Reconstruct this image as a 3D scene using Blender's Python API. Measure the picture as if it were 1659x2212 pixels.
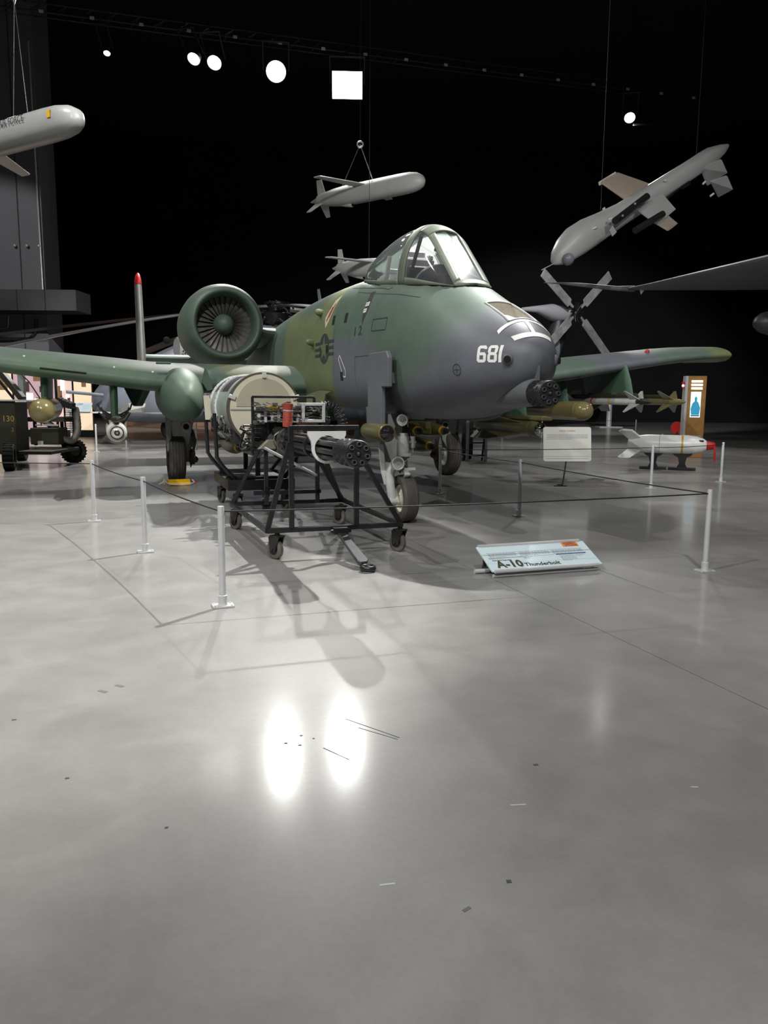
import bpy, bmesh, math, random
from mathutils import Vector, Matrix
from mathutils.bvhtree import BVHTree
from math import sin, cos, pi, radians as R
for o in list(bpy.data.objects): bpy.data.objects.remove(o)
random.seed(7)
SC = bpy.context.scene
COL = SC.collection
# ------------------------------------------------------------------ camera
F_PX, PITCH, ROLL, EYE = 1697.7, 0.1459, 0.0081, 1.5346
cam_d = bpy.data.cameras.new('camera'); cam = bpy.data.objects.new('camera', cam_d); COL.objects.link(cam)
cam_d.sensor_fit = 'HORIZONTAL'; cam_d.sensor_width = 36.0; cam_d.lens = 36.0 * F_PX / 1659.0
cam_d.clip_start = 0.05; cam_d.clip_end = 300
_f = Vector((0, cos(PITCH), -sin(PITCH))); _u0 = Vector((0, sin(PITCH), cos(PITCH))); _r0 = Vector((1, 0, 0))
_r = cos(ROLL) * _r0 + sin(ROLL) * _u0; _u = -sin(ROLL) * _r0 + cos(ROLL) * _u0
mw = Matrix.Identity(4)
for i in range(3):
    mw[i][0] = _r[i]; mw[i][1] = _u[i]; mw[i][2] = -_f[i]
mw[0][3], mw[1][3], mw[2][3] = 0, 0, EYE
cam.matrix_world = mw
SC.camera = cam
# ------------------------------------------------------------------ view, world
SC.view_settings.view_transform = 'Standard'; SC.view_settings.look = 'None'
SC.view_settings.exposure = 0.34; SC.view_settings.gamma = 1.0
SC.view_settings.use_curve_mapping = False
wd = bpy.data.worlds.new('hangar_air'); SC.world = wd; wd.use_nodes = True
wd.node_tree.nodes['Background'].inputs[0].default_value = (0.02, 0.02, 0.028, 1)
wd.node_tree.nodes['Background'].inputs[1].default_value = 0.25
# ------------------------------------------------------------------ lamps of the hall, some added as fill: (name, place, target, watts, cone deg, kelvin-ish tint, lens radius, head kind)
LAMPS = [
    ('floodlight', (-1.50, 31.3, 13.0), (-0.5, 6.0, 0.5), 1900, 112, (1, .985, .96), .34, 'square'),
    ('spotlight', (-3.99, 30.1, 13.0), (-1.0, 6.5, 0.5), 1900, 62, (1, .985, .95), .26, 'round'),
    ('spotlight', (-6.05, 29.4, 13.0), (-7.5, 17.0, 0.8), 3000, 44, (1, .98, .94), .20, 'round'),
    ('spotlight', (-6.70, 29.1, 13.0), (-10.0, 19.0, 0.8), 2600, 46, (1, .98, .94), .18, 'round'),
    ('spotlight', (-9.55, 28.7, 13.0), (-9.0, 22.0, 1.0), 1000, 50, (1, .98, .94), .10, 'round'),
    ('spotlight', (10.02, 34.5, 13.0), (7.0, 22.0, 1.5), 1400, 40, (1, .98, .95), .22, 'round'),
    ('spotlight', (4.2, 14.2, 13.0), (-4.2, 6.8, 0.0), 11500, 38, (1, .99, .96), .16, 'round'),
    ('spotlight', (1.1, -5.5, 13.0), (1.2, 9.0, 1.6), 4300, 74, (1, .99, .97), .16, 'round'),
    ('spotlight', (-9.0, -2.0, 13.0), (-3.0, 12.0, 1.8), 3600, 66, (1, .99, .96), .16, 'round'),
    ('spotlight', (-9.5, 13.0, 13.0), (-4.0, 14.0, 1.8), 2300, 84, (1, .99, .96), .16, 'round'),  # from here down: unseen lamps added to even out and brighten the hall
    ('spotlight', (11.0, 3.0, 13.0), (8.0, 19.0, 4.0), 2600, 58, (1, .99, .97), .16, 'round'),
    ('spotlight', (9.0, 13.5, 13.0), (6.5, 17.0, 1.0), 800, 70, (1, .99, .97), .16, 'round'),
    ('spotlight', (0.0, 9.0, 13.0), (-7.5, 25.5, 2.0), 9000, 30, (1, .98, .97), .16, 'round'),  # added out of view to brighten the helicopter
    ('spotlight', (-15.0, 15.0, 13.0), (-14.5, 30.0, 5.2), 2600, 30, (1, .98, .97), .16, 'round'),  # added out of view to brighten the pillar
    ('spotlight', (-2.5, -3.0, 13.0), (0.0, 3.5, 0.0), 1300, 84, (1, .99, .97), .16, 'round'),  # added behind the viewer to lighten the foreground floor
    ('spotlight', (5.0, 22.6, 13.0), (8.0, 38.0, 5.0), 5200, 50, (1, .98, .97), .16, 'round'),  # added out of view to brighten the tail rotor
]
def spot(name, p, q, w, cone, tint, rad=.14, blend=.35):
    d = bpy.data.lights.new(name + '_light', 'SPOT'); d.energy = w; d.spot_size = R(cone); d.spot_blend = blend
    d.color = tint; d.shadow_soft_size = rad
    o = bpy.data.objects.new(name + '_light', d); COL.objects.link(o)
    o.location = p; o.rotation_euler = (Vector(q) - Vector(p)).to_track_quat('-Z', 'Y').to_euler()
    return o
for (n, p, q, w, c, t, r, k) in LAMPS:
    dv = (Vector(q) - Vector(p)).normalized()
    spot(n, Vector(p) + dv * .06, q, w, c, t, .12)
# warm lamps over the displays behind the aircraft
WARM = [((-9.5, 34.0, 8.0), (-10.0, 39.0, 1.0), 1100, 110)]
for p, q, w, c in WARM: spot('display_lamp', p, q, w, c, (1, .74, .62), .2, .8)

# ================================================================== mesh helpers
def v3(p): return Vector(p)
class MB:
    def __init__(s): s.v = []; s.f = []
    def add(s, vs, fs):
        n = len(s.v); s.v += [tuple(p) for p in vs]; s.f += [tuple(i + n for i in f) for f in fs]; return s
    def box(s, c, size, rot=None):
        hx, hy, hz = size[0] / 2, size[1] / 2, size[2] / 2
        P = [Vector((x, y, z)) for x in (-hx, hx) for y in (-hy, hy) for z in (-hz, hz)]
        if rot is not None: P = [rot @ p for p in P]
        c = Vector(c); P = [p + c for p in P]
        return s.add(P, [(0, 1, 3, 2), (4, 6, 7, 5), (0, 4, 5, 1), (2, 3, 7, 6), (0, 2, 6, 4), (1, 5, 7, 3)])
    def bar(s, p, q, w, h=None, up=(0, 0, 1)):
        p = Vector(p); q = Vector(q); h = h or w; d = (q - p); L = d.length; d.normalize()
        up = Vector(up)
        if abs(d.dot(up)) > .98: up = Vector((1, 0, 0))
        a = d.cross(up).normalized(); b = a.cross(d).normalized()
        m = Matrix((d, a, b)).transposed()
        return s.box((p + q) / 2, (L, w, h), m)
    def tube(s, p, q, r, n=12, r2=None, cap=True):
        p = Vector(p); q = Vector(q); r2 = r if r2 is None else r2
        d = (q - p).normalized(); up = Vector((0, 0, 1)) if abs(d.z) < .95 else Vector((1, 0, 0))
        a = d.cross(up).normalized(); b = d.cross(a)
        P = [p + (a * cos(2 * pi * i / n) + b * sin(2 * pi * i / n)) * r for i in range(n)] + [q + (a * cos(2 * pi * i / n) + b * sin(2 * pi * i / n)) * r2 for i in range(n)]
        Fs = [(i, (i + 1) % n, n + (i + 1) % n, n + i) for i in range(n)]
        if cap: Fs += [tuple(range(n))[::-1], tuple(range(n, 2 * n))]
        return s.add(P, Fs)
    def path(s, pts, r, n=8, cap=True):
        pts = [Vector(p) for p in pts]; rings = []; prev = None
        for i, p in enumerate(pts):
            d = (pts[min(i + 1, len(pts) - 1)] - pts[max(i - 1, 0)]).normalized()
            if prev is None:
                up = Vector((0, 0, 1)) if abs(d.z) < .9 else Vector((1, 0, 0)); a = d.cross(up).normalized()
            else: a = (prev - d * prev.dot(d)).normalized()
            prev = a; b = d.cross(a)
            rr = r[i] if isinstance(r, (list, tuple)) else r
            rings.append([p + (a * cos(2 * pi * k / n) + b * sin(2 * pi * k / n)) * rr for k in range(n)])
        return s.loft(rings, cap)
    def loft(s, rings, cap=True, closed=True):
        n = len(rings[0]); P = [p for r in rings for p in r]; Fs = []
        for j in range(len(rings) - 1):
            for i in range(n if closed else n - 1):
                k = (i + 1) % n; Fs.append((j * n + i, j * n + k, (j + 1) * n + k, (j + 1) * n + i))
        if cap: Fs += [tuple(range(n))[::-1], tuple(range((len(rings) - 1) * n, len(rings) * n))]
        return s.add(P, Fs)
    def lathe(s, prof, o=(0, 0, 0), ax=(1, 0, 0), n=24, cap=True):
        """prof: list of (distance along axis, radius)"""
        o = Vector(o); d = Vector(ax).normalized(); up = Vector((0, 0, 1)) if abs(d.z) < .95 else Vector((1, 0, 0))
        a = d.cross(up).normalized(); b = d.cross(a)
        rings = [[o + d * t + (a * cos(2 * pi * i / n) + b * sin(2 * pi * i / n)) * max(r, 1e-4) for i in range(n)] for t, r in prof]
        return s.loft(rings, cap)
    def prism(s, poly, o, ux, uy, th):
        """2-D polygon in the plane (ux, uy) at o, thickness th along the normal, centred"""
        o = Vector(o); ux = Vector(ux).normalized(); uy = Vector(uy).normalized(); nn = ux.cross(uy).normalized()
        n = len(poly)
        P = [o + ux * x + uy * y - nn * th / 2 for x, y in poly] + [o + ux * x + uy * y + nn * th / 2 for x, y in poly]
        return s.add(P, [tuple(range(n))[::-1], tuple(range(n, 2 * n))] + [(i, (i + 1) % n, n + (i + 1) % n, n + i) for i in range(n)])
    def ring(s, o, ax, r, rt, n=28, m=8, sx=1.0):
        o = Vector(o); d = Vector(ax).normalized(); up = Vector((0, 0, 1)) if abs(d.z) < .95 else Vector((1, 0, 0))
        a = d.cross(up).normalized(); b = d.cross(a); P = []; Fs = []
        for i in range(n):
            e = a * cos(2 * pi * i / n) + b * sin(2 * pi * i / n)
            for j in range(m): P.append(o + e * (r + rt * cos(2 * pi * j / m)) + d * rt * sx * sin(2 * pi * j / m))
        for i in range(n):
            for j in range(m):
                i2 = (i + 1) % n; j2 = (j + 1) % m; Fs.append((i * m + j, i2 * m + j, i2 * m + j2, i * m + j2))
        return s.add(P, Fs)
    def ball(s, c, r, n=16, m=10, sc=(1, 1, 1)):
        rings = [[(c[0] + r * sc[0] * sin(pi * j / m) * cos(2 * pi * i / n), c[1] + r * sc[1] * sin(pi * j / m) * sin(2 * pi * i / n), c[2] + r * sc[2] * cos(pi * j / m)) for i in range(n)] for j in range(m + 1)]
        rings[0] = [(c[0] + 1e-4 * cos(2 * pi * i / n), c[1] + 1e-4 * sin(2 * pi * i / n), c[2] + r * sc[2]) for i in range(n)]
        rings[-1] = [(c[0] + 1e-4 * cos(2 * pi * i / n), c[1] + 1e-4 * sin(2 * pi * i / n), c[2] - r * sc[2]) for i in range(n)]
        return s.loft(rings)
    def build(s, name, mat, parent=None, smooth=None, bevel=0, fix=True, bsub=1):
        me = bpy.data.meshes.new(name); me.from_pydata(s.v, [], s.f)
        if fix:
            bm = bmesh.new(); bm.from_mesh(me); bmesh.ops.recalc_face_normals(bm, faces=bm.faces); bm.to_mesh(me); bm.free()
        me.materials.append(mat if not isinstance(mat, str) else MAT[mat])
        if smooth is not None:
            me.polygons.foreach_set('use_smooth', [True] * len(me.polygons))
            if smooth < 180: me.set_sharp_from_angle(angle=R(smooth))
        ob = bpy.data.objects.new(name, me); COL.objects.link(ob)
        if bevel:
            b = ob.modifiers.new('b', 'BEVEL'); b.width = bevel; b.segments = bsub; b.limit_method = 'ANGLE'; b.angle_limit = R(40)
        if parent is not None: ob.parent = parent
        return ob
def thing(name, label, cat, loc=(0, 0, 0), rz=0.0, group=None, rot=None):
    o = bpy.data.objects.new(name, None); COL.objects.link(o); o.empty_display_size = .2
    o.location = loc; o.rotation_euler = rot if rot is not None else (0, 0, rz)
    return tag(o, label, cat, group)
def tag(o, label=None, cat=None, group=None, kind=None):
    if label: o['label'] = label
    if cat: o['category'] = cat
    if group: o['group'] = group
    if kind: o['kind'] = kind
    return o
def copy_tree(o, parent=None):
    c = o.copy(); COL.objects.link(c); c.parent = parent
    for ch in list(o.children): copy_tree(ch, c)
    return c
def from_eval(ob):
    dg = bpy.context.evaluated_depsgraph_get(); dg.update()
    return bpy.data.meshes.new_from_object(ob.evaluated_get(dg))
def text_mesh(txt, size=1.0, align='CENTER', depth=0.0, font_sx=1.0, bold=0.0):
    cu = bpy.data.curves.new('t', 'FONT'); cu.body = txt; cu.size = size; cu.align_x = align; cu.align_y = 'CENTER'; cu.extrude = depth; cu.resolution_u = 2; cu.offset = bold
    ob = bpy.data.objects.new('t', cu); COL.objects.link(ob); me = from_eval(ob)
    bpy.data.objects.remove(ob); bpy.data.curves.remove(cu)
    if font_sx != 1.0:
        for v in me.vertices: v.co.x *= font_sx
    return me
def text_obj(txt, size, o, ux, uy, mat, parent, name='lettering', align='CENTER', sx=1.0, lift=.002, depth=.0008, bold=0):
    """flat lettering in plane (ux, uy) at o"""
    me = text_mesh(txt, size, align, depth, sx, bold); ux = Vector(ux).normalized(); uy = Vector(uy).normalized(); nn = ux.cross(uy)
    o = Vector(o) + nn * lift
    for v in me.vertices:
        c = v.co.copy(); v.co = o + ux * c.x + uy * c.y + nn * c.z
    me.materials.clear(); me.materials.append(MAT[mat])
    ob = bpy.data.objects.new(name, me); COL.objects.link(ob); ob.parent = parent
    return ob
# ================================================================== materials
MAT = {}
def mat(name, col, rough=.5, metal=0.0, var=.0, scale=6.0, bump=0.0, bscale=40.0, emit=None, estr=0.0, spec=.5, alpha=None, trans=0.0, coat=0.0, rvar=0.0, detail=4):
    m = bpy.data.materials.new(name); m.use_nodes = True; nt = m.node_tree; N = nt.nodes; L = nt.links
    b = N['Principled BSDF']
    b.inputs['Base Color'].default_value = (*col, 1); b.inputs['Roughness'].default_value = rough; b.inputs['Metallic'].default_value = metal
    b.inputs['Specular IOR Level'].default_value = spec; b.inputs['Coat Weight'].default_value = coat
    tc = N.new('ShaderNodeTexCoord')
    if var or rvar:
        nz = N.new('ShaderNodeTexNoise'); nz.inputs['Scale'].default_value = scale; nz.inputs['Detail'].default_value = detail
        L.new(tc.outputs['Object'], nz.inputs['Vector'])
        if var:
            mx = N.new('ShaderNodeMix'); mx.data_type = 'RGBA'; mp = N.new('ShaderNodeMapRange')
            mp.inputs[1].default_value = .3; mp.inputs[2].default_value = .7
            L.new(nz.outputs['Fac'], mp.inputs[0]); L.new(mp.outputs[0], mx.inputs[0])
            mx.inputs[6].default_value = (*[c * (1 - var) for c in col], 1); mx.inputs[7].default_value = (*[min(1, c * (1 + var)) for c in col], 1)
            L.new(mx.outputs[2], b.inputs['Base Color'])
        if rvar:
            mp = N.new('ShaderNodeMapRange'); mp.inputs[1].default_value = .3; mp.inputs[2].default_value = .7
            mp.inputs[3].default_value = max(0, rough - rvar); mp.inputs[4].default_value = min(1, rough + rvar)
            L.new(nz.outputs['Fac'], mp.inputs[0]); L.new(mp.outputs[0], b.inputs['Roughness'])
    if bump:
        nb = N.new('ShaderNodeTexNoise'); nb.inputs['Scale'].default_value = bscale; L.new(tc.outputs['Object'], nb.inputs['Vector'])
        bp = N.new('ShaderNodeBump'); bp.inputs['Strength'].default_value = bump; bp.inputs['Distance'].default_value = .02
        L.new(nb.outputs['Fac'], bp.inputs['Height']); L.new(bp.outputs[0], b.inputs['Normal'])
    if emit:
        b.inputs['Emission Color'].default_value = (*emit, 1); b.inputs['Emission Strength'].default_value = estr
    if trans: b.inputs['Transmission Weight'].default_value = trans
    if alpha is not None: b.inputs['Alpha'].default_value = alpha
    MAT[name] = m
    return m
def camo(name, base, blobs, rough=.52, warp=.35, wscale=.9, dirt=.12):
    """paint scheme: soft-edged patches (centre, radii, colour, softness) in the object's own coordinates"""
    m = bpy.data.materials.new(name); m.use_nodes = True; nt = m.node_tree; N = nt.nodes; L = nt.links
    b = N['Principled BSDF']; b.inputs['Roughness'].default_value = rough; b.inputs['Specular IOR Level'].default_value = .4
    tc = N.new('ShaderNodeTexCoord'); nz = N.new('ShaderNodeTexNoise'); nz.inputs['Scale'].default_value = wscale; nz.inputs['Detail'].default_value = 1.5
    L.new(tc.outputs['Object'], nz.inputs['Vector'])
    sub = N.new('ShaderNodeVectorMath'); sub.operation = 'SUBTRACT'; sub.inputs[1].default_value = (.5, .5, .5); L.new(nz.outputs['Color'], sub.inputs[0])
    sc = N.new('ShaderNodeVectorMath'); sc.operation = 'SCALE'; sc.inputs['Scale'].default_value = warp * 2; L.new(sub.outputs[0], sc.inputs[0])
    ad = N.new('ShaderNodeVectorMath'); ad.operation = 'ADD'; L.new(tc.outputs['Object'], ad.inputs[0]); L.new(sc.outputs[0], ad.inputs[1])
    cur = None
    for (c, r, col, soft) in blobs:
        s1 = N.new('ShaderNodeVectorMath'); s1.operation = 'SUBTRACT'; L.new(ad.outputs[0], s1.inputs[0]); s1.inputs[1].default_value = c
        s2 = N.new('ShaderNodeVectorMath'); s2.operation = 'DIVIDE'; L.new(s1.outputs[0], s2.inputs[0]); s2.inputs[1].default_value = r
        ln = N.new('ShaderNodeVectorMath'); ln.operation = 'LENGTH'; L.new(s2.outputs[0], ln.inputs[0])
        mp = N.new('ShaderNodeMapRange'); mp.interpolation_type = 'SMOOTHSTEP'; mp.inputs[1].default_value = 1 + soft; mp.inputs[2].default_value = 1 - soft
        L.new(ln.outputs['Value'], mp.inputs[0])
        mx = N.new('ShaderNodeMix'); mx.data_type = 'RGBA'; L.new(mp.outputs[0], mx.inputs[0])
        if cur is None: mx.inputs[6].default_value = (*base, 1)
        else: L.new(cur, mx.inputs[6])
        mx.inputs[7].default_value = (*col, 1); cur = mx.outputs[2]
    # weathering
    n2 = N.new('ShaderNodeTexNoise'); n2.inputs['Scale'].default_value = 3.5; n2.inputs['Detail'].default_value = 8; n2.inputs['Roughness'].default_value = .65
    L.new(tc.outputs['Object'], n2.inputs['Vector'])
    mp = N.new('ShaderNodeMapRange'); mp.inputs[1].default_value = .35; mp.inputs[2].default_value = .7; mp.inputs[3].default_value = 1 - dirt; mp.inputs[4].default_value = 1 + dirt
    L.new(n2.outputs['Fac'], mp.inputs[0])
    ml = N.new('ShaderNodeVectorMath'); ml.operation = 'SCALE'
    if cur is None: ml.inputs[0].default_value = base
    else: L.new(cur, ml.inputs[0])
    L.new(mp.outputs[0], ml.inputs['Scale']); L.new(ml.outputs[0], b.inputs['Base Color'])
    MAT[name] = m
    return m
# ------------------------------------------------------------------ the material list
DG = (.094, .134, .107); OG = (.15, .176, .086); GR = (.122, .128, .148)
mat('black_hall', (.006, .006, .007), .9, var=.3, scale=.4)
mat('ceiling_black', (.004, .004, .005), .95)
mat('grey_wall', (.16, .16, .175), .7, var=.08, scale=.8)
mat('beam_grey', (.05, .05, .055), .7, var=.1, scale=1.0)
mat('joint', (.05, .05, .048), .9)
mat('black_steel', (.012, .013, .015), .38, var=.2, scale=8, rvar=.08)
mat('gun_metal', (.018, .019, .021), .36, .4, var=.25, scale=10)
mat('muzzle_black', (.022, .022, .024), .45, .2)
mat('bore', (.002, .002, .002), .9)
mat('dark_steel', (.05, .048, .046), .42, .6, var=.4, scale=9)
mat('mixed_metal', (.2, .195, .185), .38, .75, var=.5, scale=14)
mat('bright_metal', (.7, .7, .7), .3, .5, var=.1, scale=12)
mat('aluminium', (.66, .66, .68), .36, .35, var=.08, scale=4)
mat('chrome', (.8, .8, .8), .08, 1.0)
mat('white_paint', (.74, .74, .73), .35, var=.03, scale=3)
mat('missile_white', (.72, .72, .70), .3, var=.04, scale=3)
mat('marking_white', (.8, .8, .78), .5)
mat('cream', (.62, .59, .46), .45, var=.05, scale=4)
mat('cream_dark', (.42, .39, .29), .5, var=.05, scale=4)
mat('grey_paint', (.24, .255, .25), .42, var=.12, scale=6)
mat('gear_grey', (.32, .33, .32), .4, var=.15, scale=8)
mat('gear_light', (.5, .52, .5), .38, var=.12, scale=8)
mat('rubber', (.075, .066, .058), .72, var=.25, scale=5, bump=.15)
mat('dark_rubber', (.012, .012, .012), .8)
mat('caster_rubber', (.13, .12, .10), .6, var=.2, scale=20)
mat('olive', (.115, .105, .045), .34, var=.1, scale=5)
mat('olive_gloss', (.17, .145, .06), .22, var=.06, scale=4)
mat('olive_dark', (.026, .025, .014), .5, var=.2, scale=6)
mat('yellow_band', (.72, .42, .02), .4)
mat('gold_band', (.55, .33, .03), .4)
mat('chock_yellow', (.85, .47, .012), .45, var=.05)
mat('red', (.45, .012, .012), .45)
mat('brick_red', (.36, .055, .03), .6, var=.15, scale=14)
mat('rope_white', (.7, .68, .62), .8)
mat('black_rope', (.008, .008, .009), .6)
mat('line_black', (.004, .004, .004), .8)
mat('dark_stencil', (.03, .032, .03), .7)
mat('star_grey', (.035, .042, .045), .6)
mat('badge_cream', (.55, .52, .38), .5)
mat('badge_red', (.32, .05, .05), .5)
mat('helicopter_grey', (.24, .26, .31), .45, var=.1, scale=.8)
mat('helicopter_dark', (.035, .036, .042), .45, var=.2, scale=2)
mat('rotor_black', (.02, .018, .018), .35, var=.3, scale=2)
mat('rotor_grey', (.34, .34, .34), .5, var=.35, scale=3)
mat('wing_grey', (.2, .21, .22), .5, var=.06, scale=1.2)
mat('drone_grey', (.46, .47, .46), .38, var=.04, scale=1.5)
mat('drone_tan', (.40, .33, .27), .45, var=.06, scale=2)
mat('wood', (.32, .165, .045), .38, var=.15, scale=7)
mat('kiosk_side', (.42, .42, .42), .45)
mat('screen', (.02, .05, .07), .2, emit=(.55, .85, 1.0), estr=1.6)
mat('screen_figure', (.01, .05, .09), .3, emit=(.03, .22, .36), estr=1.0)
mat('lit_white', (.5, .48, .45), .3, emit=(1, .95, .88), estr=2.2)
mat('lit_pink_glow', (.4, .28, .26), .5, emit=(1, .72, .62), estr=.55)  # board colours: lamplight on them put in as low emission
mat('lit_cream_glow', (.5, .4, .3), .5, emit=(1, .74, .5), estr=.6)
mat('lit_mauve_glow', (.3, .2, .22), .5, emit=(.9, .6, .66), estr=.35)
mat('poster_dark', (.12, .06, .07), .6)
mat('poster_tan', (.34, .2, .09), .6)
mat('panel_blue', (.60, .72, .76), .3)
mat('panel_white', (.66, .66, .62), .4)
mat('panel_orange', (.68, .27, .07), .4)
mat('ink', (.03, .032, .035), .6)
mat('ink_grey', (.22, .25, .27), .6)
mat('ink_blue', (.02, .06, .22), .6)
mat('ink_olive', (.06, .055, .03), .6)
mat('ink_red', (.4, .12, .08), .6)
mat('ink_yellow', (.35, .22, .03), .6)
mat('lamp_glow', (1, 1, 1), .3, emit=(1, .985, .95), estr=26)
mat('lamp_small_glow', (1, 1, 1), .3, emit=(1, .96, .9), estr=2.5)
mat('lens_glass', (.6, .6, .55), .05, .6)
mat('amber_glass', (.02, .016, .018), .05, .2, coat=1); mat('amber_ring', (.4, .25, .07), .3, .4); mat('lamp_silver', (.9, .9, .88), .16, .85); mat('muzzle_ring', (.10, .10, .105), .4, .3); mat('missile_grey', (.27, .27, .268), .32, var=.05, scale=3)
mat('pilot_grey', (.55, .55, .52), .5, var=.1, scale=8)
mat('seat_dark', (.02, .02, .022), .6)
def glass(name, tint, rough=.02, dens=.12, gl=1.0, dust=0.0):
    m = bpy.data.materials.new(name); m.use_nodes = True; nt = m.node_tree; N = nt.nodes; L = nt.links
    for n in list(N): N.remove(n)
    out = N.new('ShaderNodeOutputMaterial'); mix = N.new('ShaderNodeMixShader'); tr = N.new('ShaderNodeBsdfTransparent'); gs = N.new('ShaderNodeBsdfGlossy')
    fr = N.new('ShaderNodeFresnel'); fr.inputs['IOR'].default_value = 1.5
    ad = N.new('ShaderNodeMath'); ad.operation = 'ADD'; ad.inputs[1].default_value = dens; L.new(fr.outputs[0], ad.inputs[0])
    tr.inputs[0].default_value = (*tint, 1); gs.inputs['Roughness'].default_value = rough; gs.inputs['Color'].default_value = (gl, gl, gl, 1)
    L.new(ad.outputs[0], mix.inputs[0]); L.new(tr.outputs[0], mix.inputs[1]); L.new(gs.outputs[0], mix.inputs[2]); d2 = N.new('ShaderNodeMixShader'); df = N.new('ShaderNodeBsdfDiffuse'); df.inputs[0].default_value = (.62, .66, .68, 1); d2.inputs[0].default_value = dust
    L.new(mix.outputs[0], d2.inputs[1]); L.new(df.outputs[0], d2.inputs[2]); L.new(d2.outputs[0], out.inputs[0])
    MAT[name] = m
glass('canopy_clear', (.93, .95, .96), .03, .03, 1.0, .10)
glass('canopy_smoke', (.86, .86, .9), .05, .03, 1.0, .06)
glass('canopy_front', (.75, .85, .85), .045, .08, .8, .20)
# polished concrete
def concrete():
    m = bpy.data.materials.new('polished_concrete'); m.use_nodes = True; nt = m.node_tree; N = nt.nodes; L = nt.links; b = N['Principled BSDF']
    tc = N.new('ShaderNodeTexCoord')
    def noise(s, d, r=.55, dist=0):
        n = N.new('ShaderNodeTexNoise'); n.inputs['Scale'].default_value = s; n.inputs['Detail'].default_value = d; n.inputs['Roughness'].default_value = r; n.inputs['Distortion'].default_value = dist
        L.new(tc.outputs['Object'], n.inputs['Vector']); return n
    def rng(src, a, b_, c, d):
        mp = N.new('ShaderNodeMapRange'); mp.inputs[1].default_value = a; mp.inputs[2].default_value = b_; mp.inputs[3].default_value = c; mp.inputs[4].default_value = d
        L.new(src, mp.inputs[0]); return mp.outputs[0]
    def mul(a, b_):
        q = N.new('ShaderNodeMath'); q.operation = 'MULTIPLY'; L.new(a, q.inputs[0]); L.new(b_, q.inputs[1]); return q.outputs[0]
    n1 = noise(.6, 5, .55, .4); n2 = noise(2.6, 8, .62, .5); n3 = noise(38, 3)
    f = mul(rng(n1.outputs['Fac'], .34, .66, .83, 1.10), mul(rng(n2.outputs['Fac'], .34, .66, .90, 1.07), rng(n3.outputs['Fac'], .3, .7, .96, 1.04)))
    sc = N.new('ShaderNodeVectorMath'); sc.operation = 'SCALE'; sc.inputs[0].default_value = (.262, .258, .246); L.new(f, sc.inputs['Scale'])
    L.new(sc.outputs[0], b.inputs['Base Color'])
    L.new(rng(n2.outputs['Fac'], .3, .7, .38, .46), b.inputs['Roughness'])
    b.inputs['Specular IOR Level'].default_value = .3
    b.inputs['Coat Weight'].default_value = .42; b.inputs['Coat Roughness'].default_value = .14; b.inputs['Coat IOR'].default_value = 1.5
    nb = noise(5, 4); bp = N.new('ShaderNodeBump'); bp.inputs['Strength'].default_value = .04; bp.inputs['Distance'].default_value = .02
    L.new(nb.outputs['Fac'], bp.inputs['Height']); L.new(bp.outputs[0], b.inputs['Normal'])
    MAT['concrete'] = m
concrete()
# ------------------------------------------------------------------ frames: the aircraft stands turned 19.6 degrees
THETA = .3424; ACX, ACY = 1.4239, 7.3831; ACR = pi / 2 + THETA
A_ = Vector((-sin(THETA), cos(THETA), 0)); S_ = Vector((-cos(THETA), -sin(THETA), 0))
def acw(a, b, c=0.0): return Vector((ACX, ACY, 0)) + A_ * a + S_ * b + Vector((0, 0, c))
def acl(p):
    d = Vector((p[0] - ACX, p[1] - ACY, 0)); return (d.dot(A_), d.dot(S_))
# ================================================================== the hall
X0, X1, Y0, Y1, ZC = -34.0, 42.0, -24.0, 52.0, 17.0
fl = MB().box(((X0 + X1) / 2, (Y0 + Y1) / 2, -.16), (X1 - X0, Y1 - Y0, .28)).build('floor', 'joint')
tag(fl, 'polished grey concrete floor of the hall', 'floor', kind='structure')
def clip(poly):
    for ax, val, sg in ((0, X0, 1), (0, X1, -1), (1, Y0, 1), (1, Y1, -1)):
        out = []
        for i in range(len(poly)):
            p, q = poly[i], poly[(i + 1) % len(poly)]; dp, dq = (p[ax] - val) * sg, (q[ax] - val) * sg
            if dp >= 0: out.append(p)
            if dp * dq < 0:
                t = dp / (dp - dq); out.append((p[0] + (q[0] - p[0]) * t, p[1] + (q[1] - p[1]) * t))
        poly = out
        if not poly: return []
    return poly
SB, SA = 6.1, 12.2; G = .004
for i in range(-12, 12):
    for j in range(-6, 7):
        b0, a0 = .74 + SB * i, 5.3 + SA * j
        pl = [tuple(acw(a, b)[:2]) for a, b in ((a0 + G, b0 + G), (a0 + SA - G, b0 + G), (a0 + SA - G, b0 + SB - G), (a0 + G, b0 + SB - G))]
        pl = clip(pl)
        if len(pl) < 3: continue
        n = len(pl)
        MB().add([(x, y, 0) for x, y in pl] + [(x, y, -.03) for x, y in pl], [tuple(range(n)), tuple(range(n, 2 * n))[::-1]] + [(k, n + k, n + (k + 1) % n, (k + 1) % n) for k in range(n)]).build('concrete_slab', 'concrete', fl)
tag(MB().box(((X0 + X1) / 2, Y1 + .15, ZC / 2), (X1 - X0, .3, ZC)).build('wall_back', 'black_hall'), 'black far wall of the hangar', 'wall', kind='structure')
tag(MB().box(((X0 + X1) / 2, Y0 - .15, ZC / 2), (X1 - X0, .3, ZC)).build('wall_front', 'black_hall'), 'black hangar wall behind the viewer', 'wall', kind='structure')
tag(MB().box((X0 - .15, (Y0 + Y1) / 2, ZC / 2), (.3, Y1 - Y0 + .6, ZC)).build('wall_left', 'black_hall'), 'black side wall of the hangar', 'wall', kind='structure')
tag(MB().box((X1 + .15, (Y0 + Y1) / 2, ZC / 2), (.3, Y1 - Y0 + .6, ZC)).build('wall_right', 'black_hall'), 'black side wall of the hangar', 'wall', kind='structure')
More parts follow.
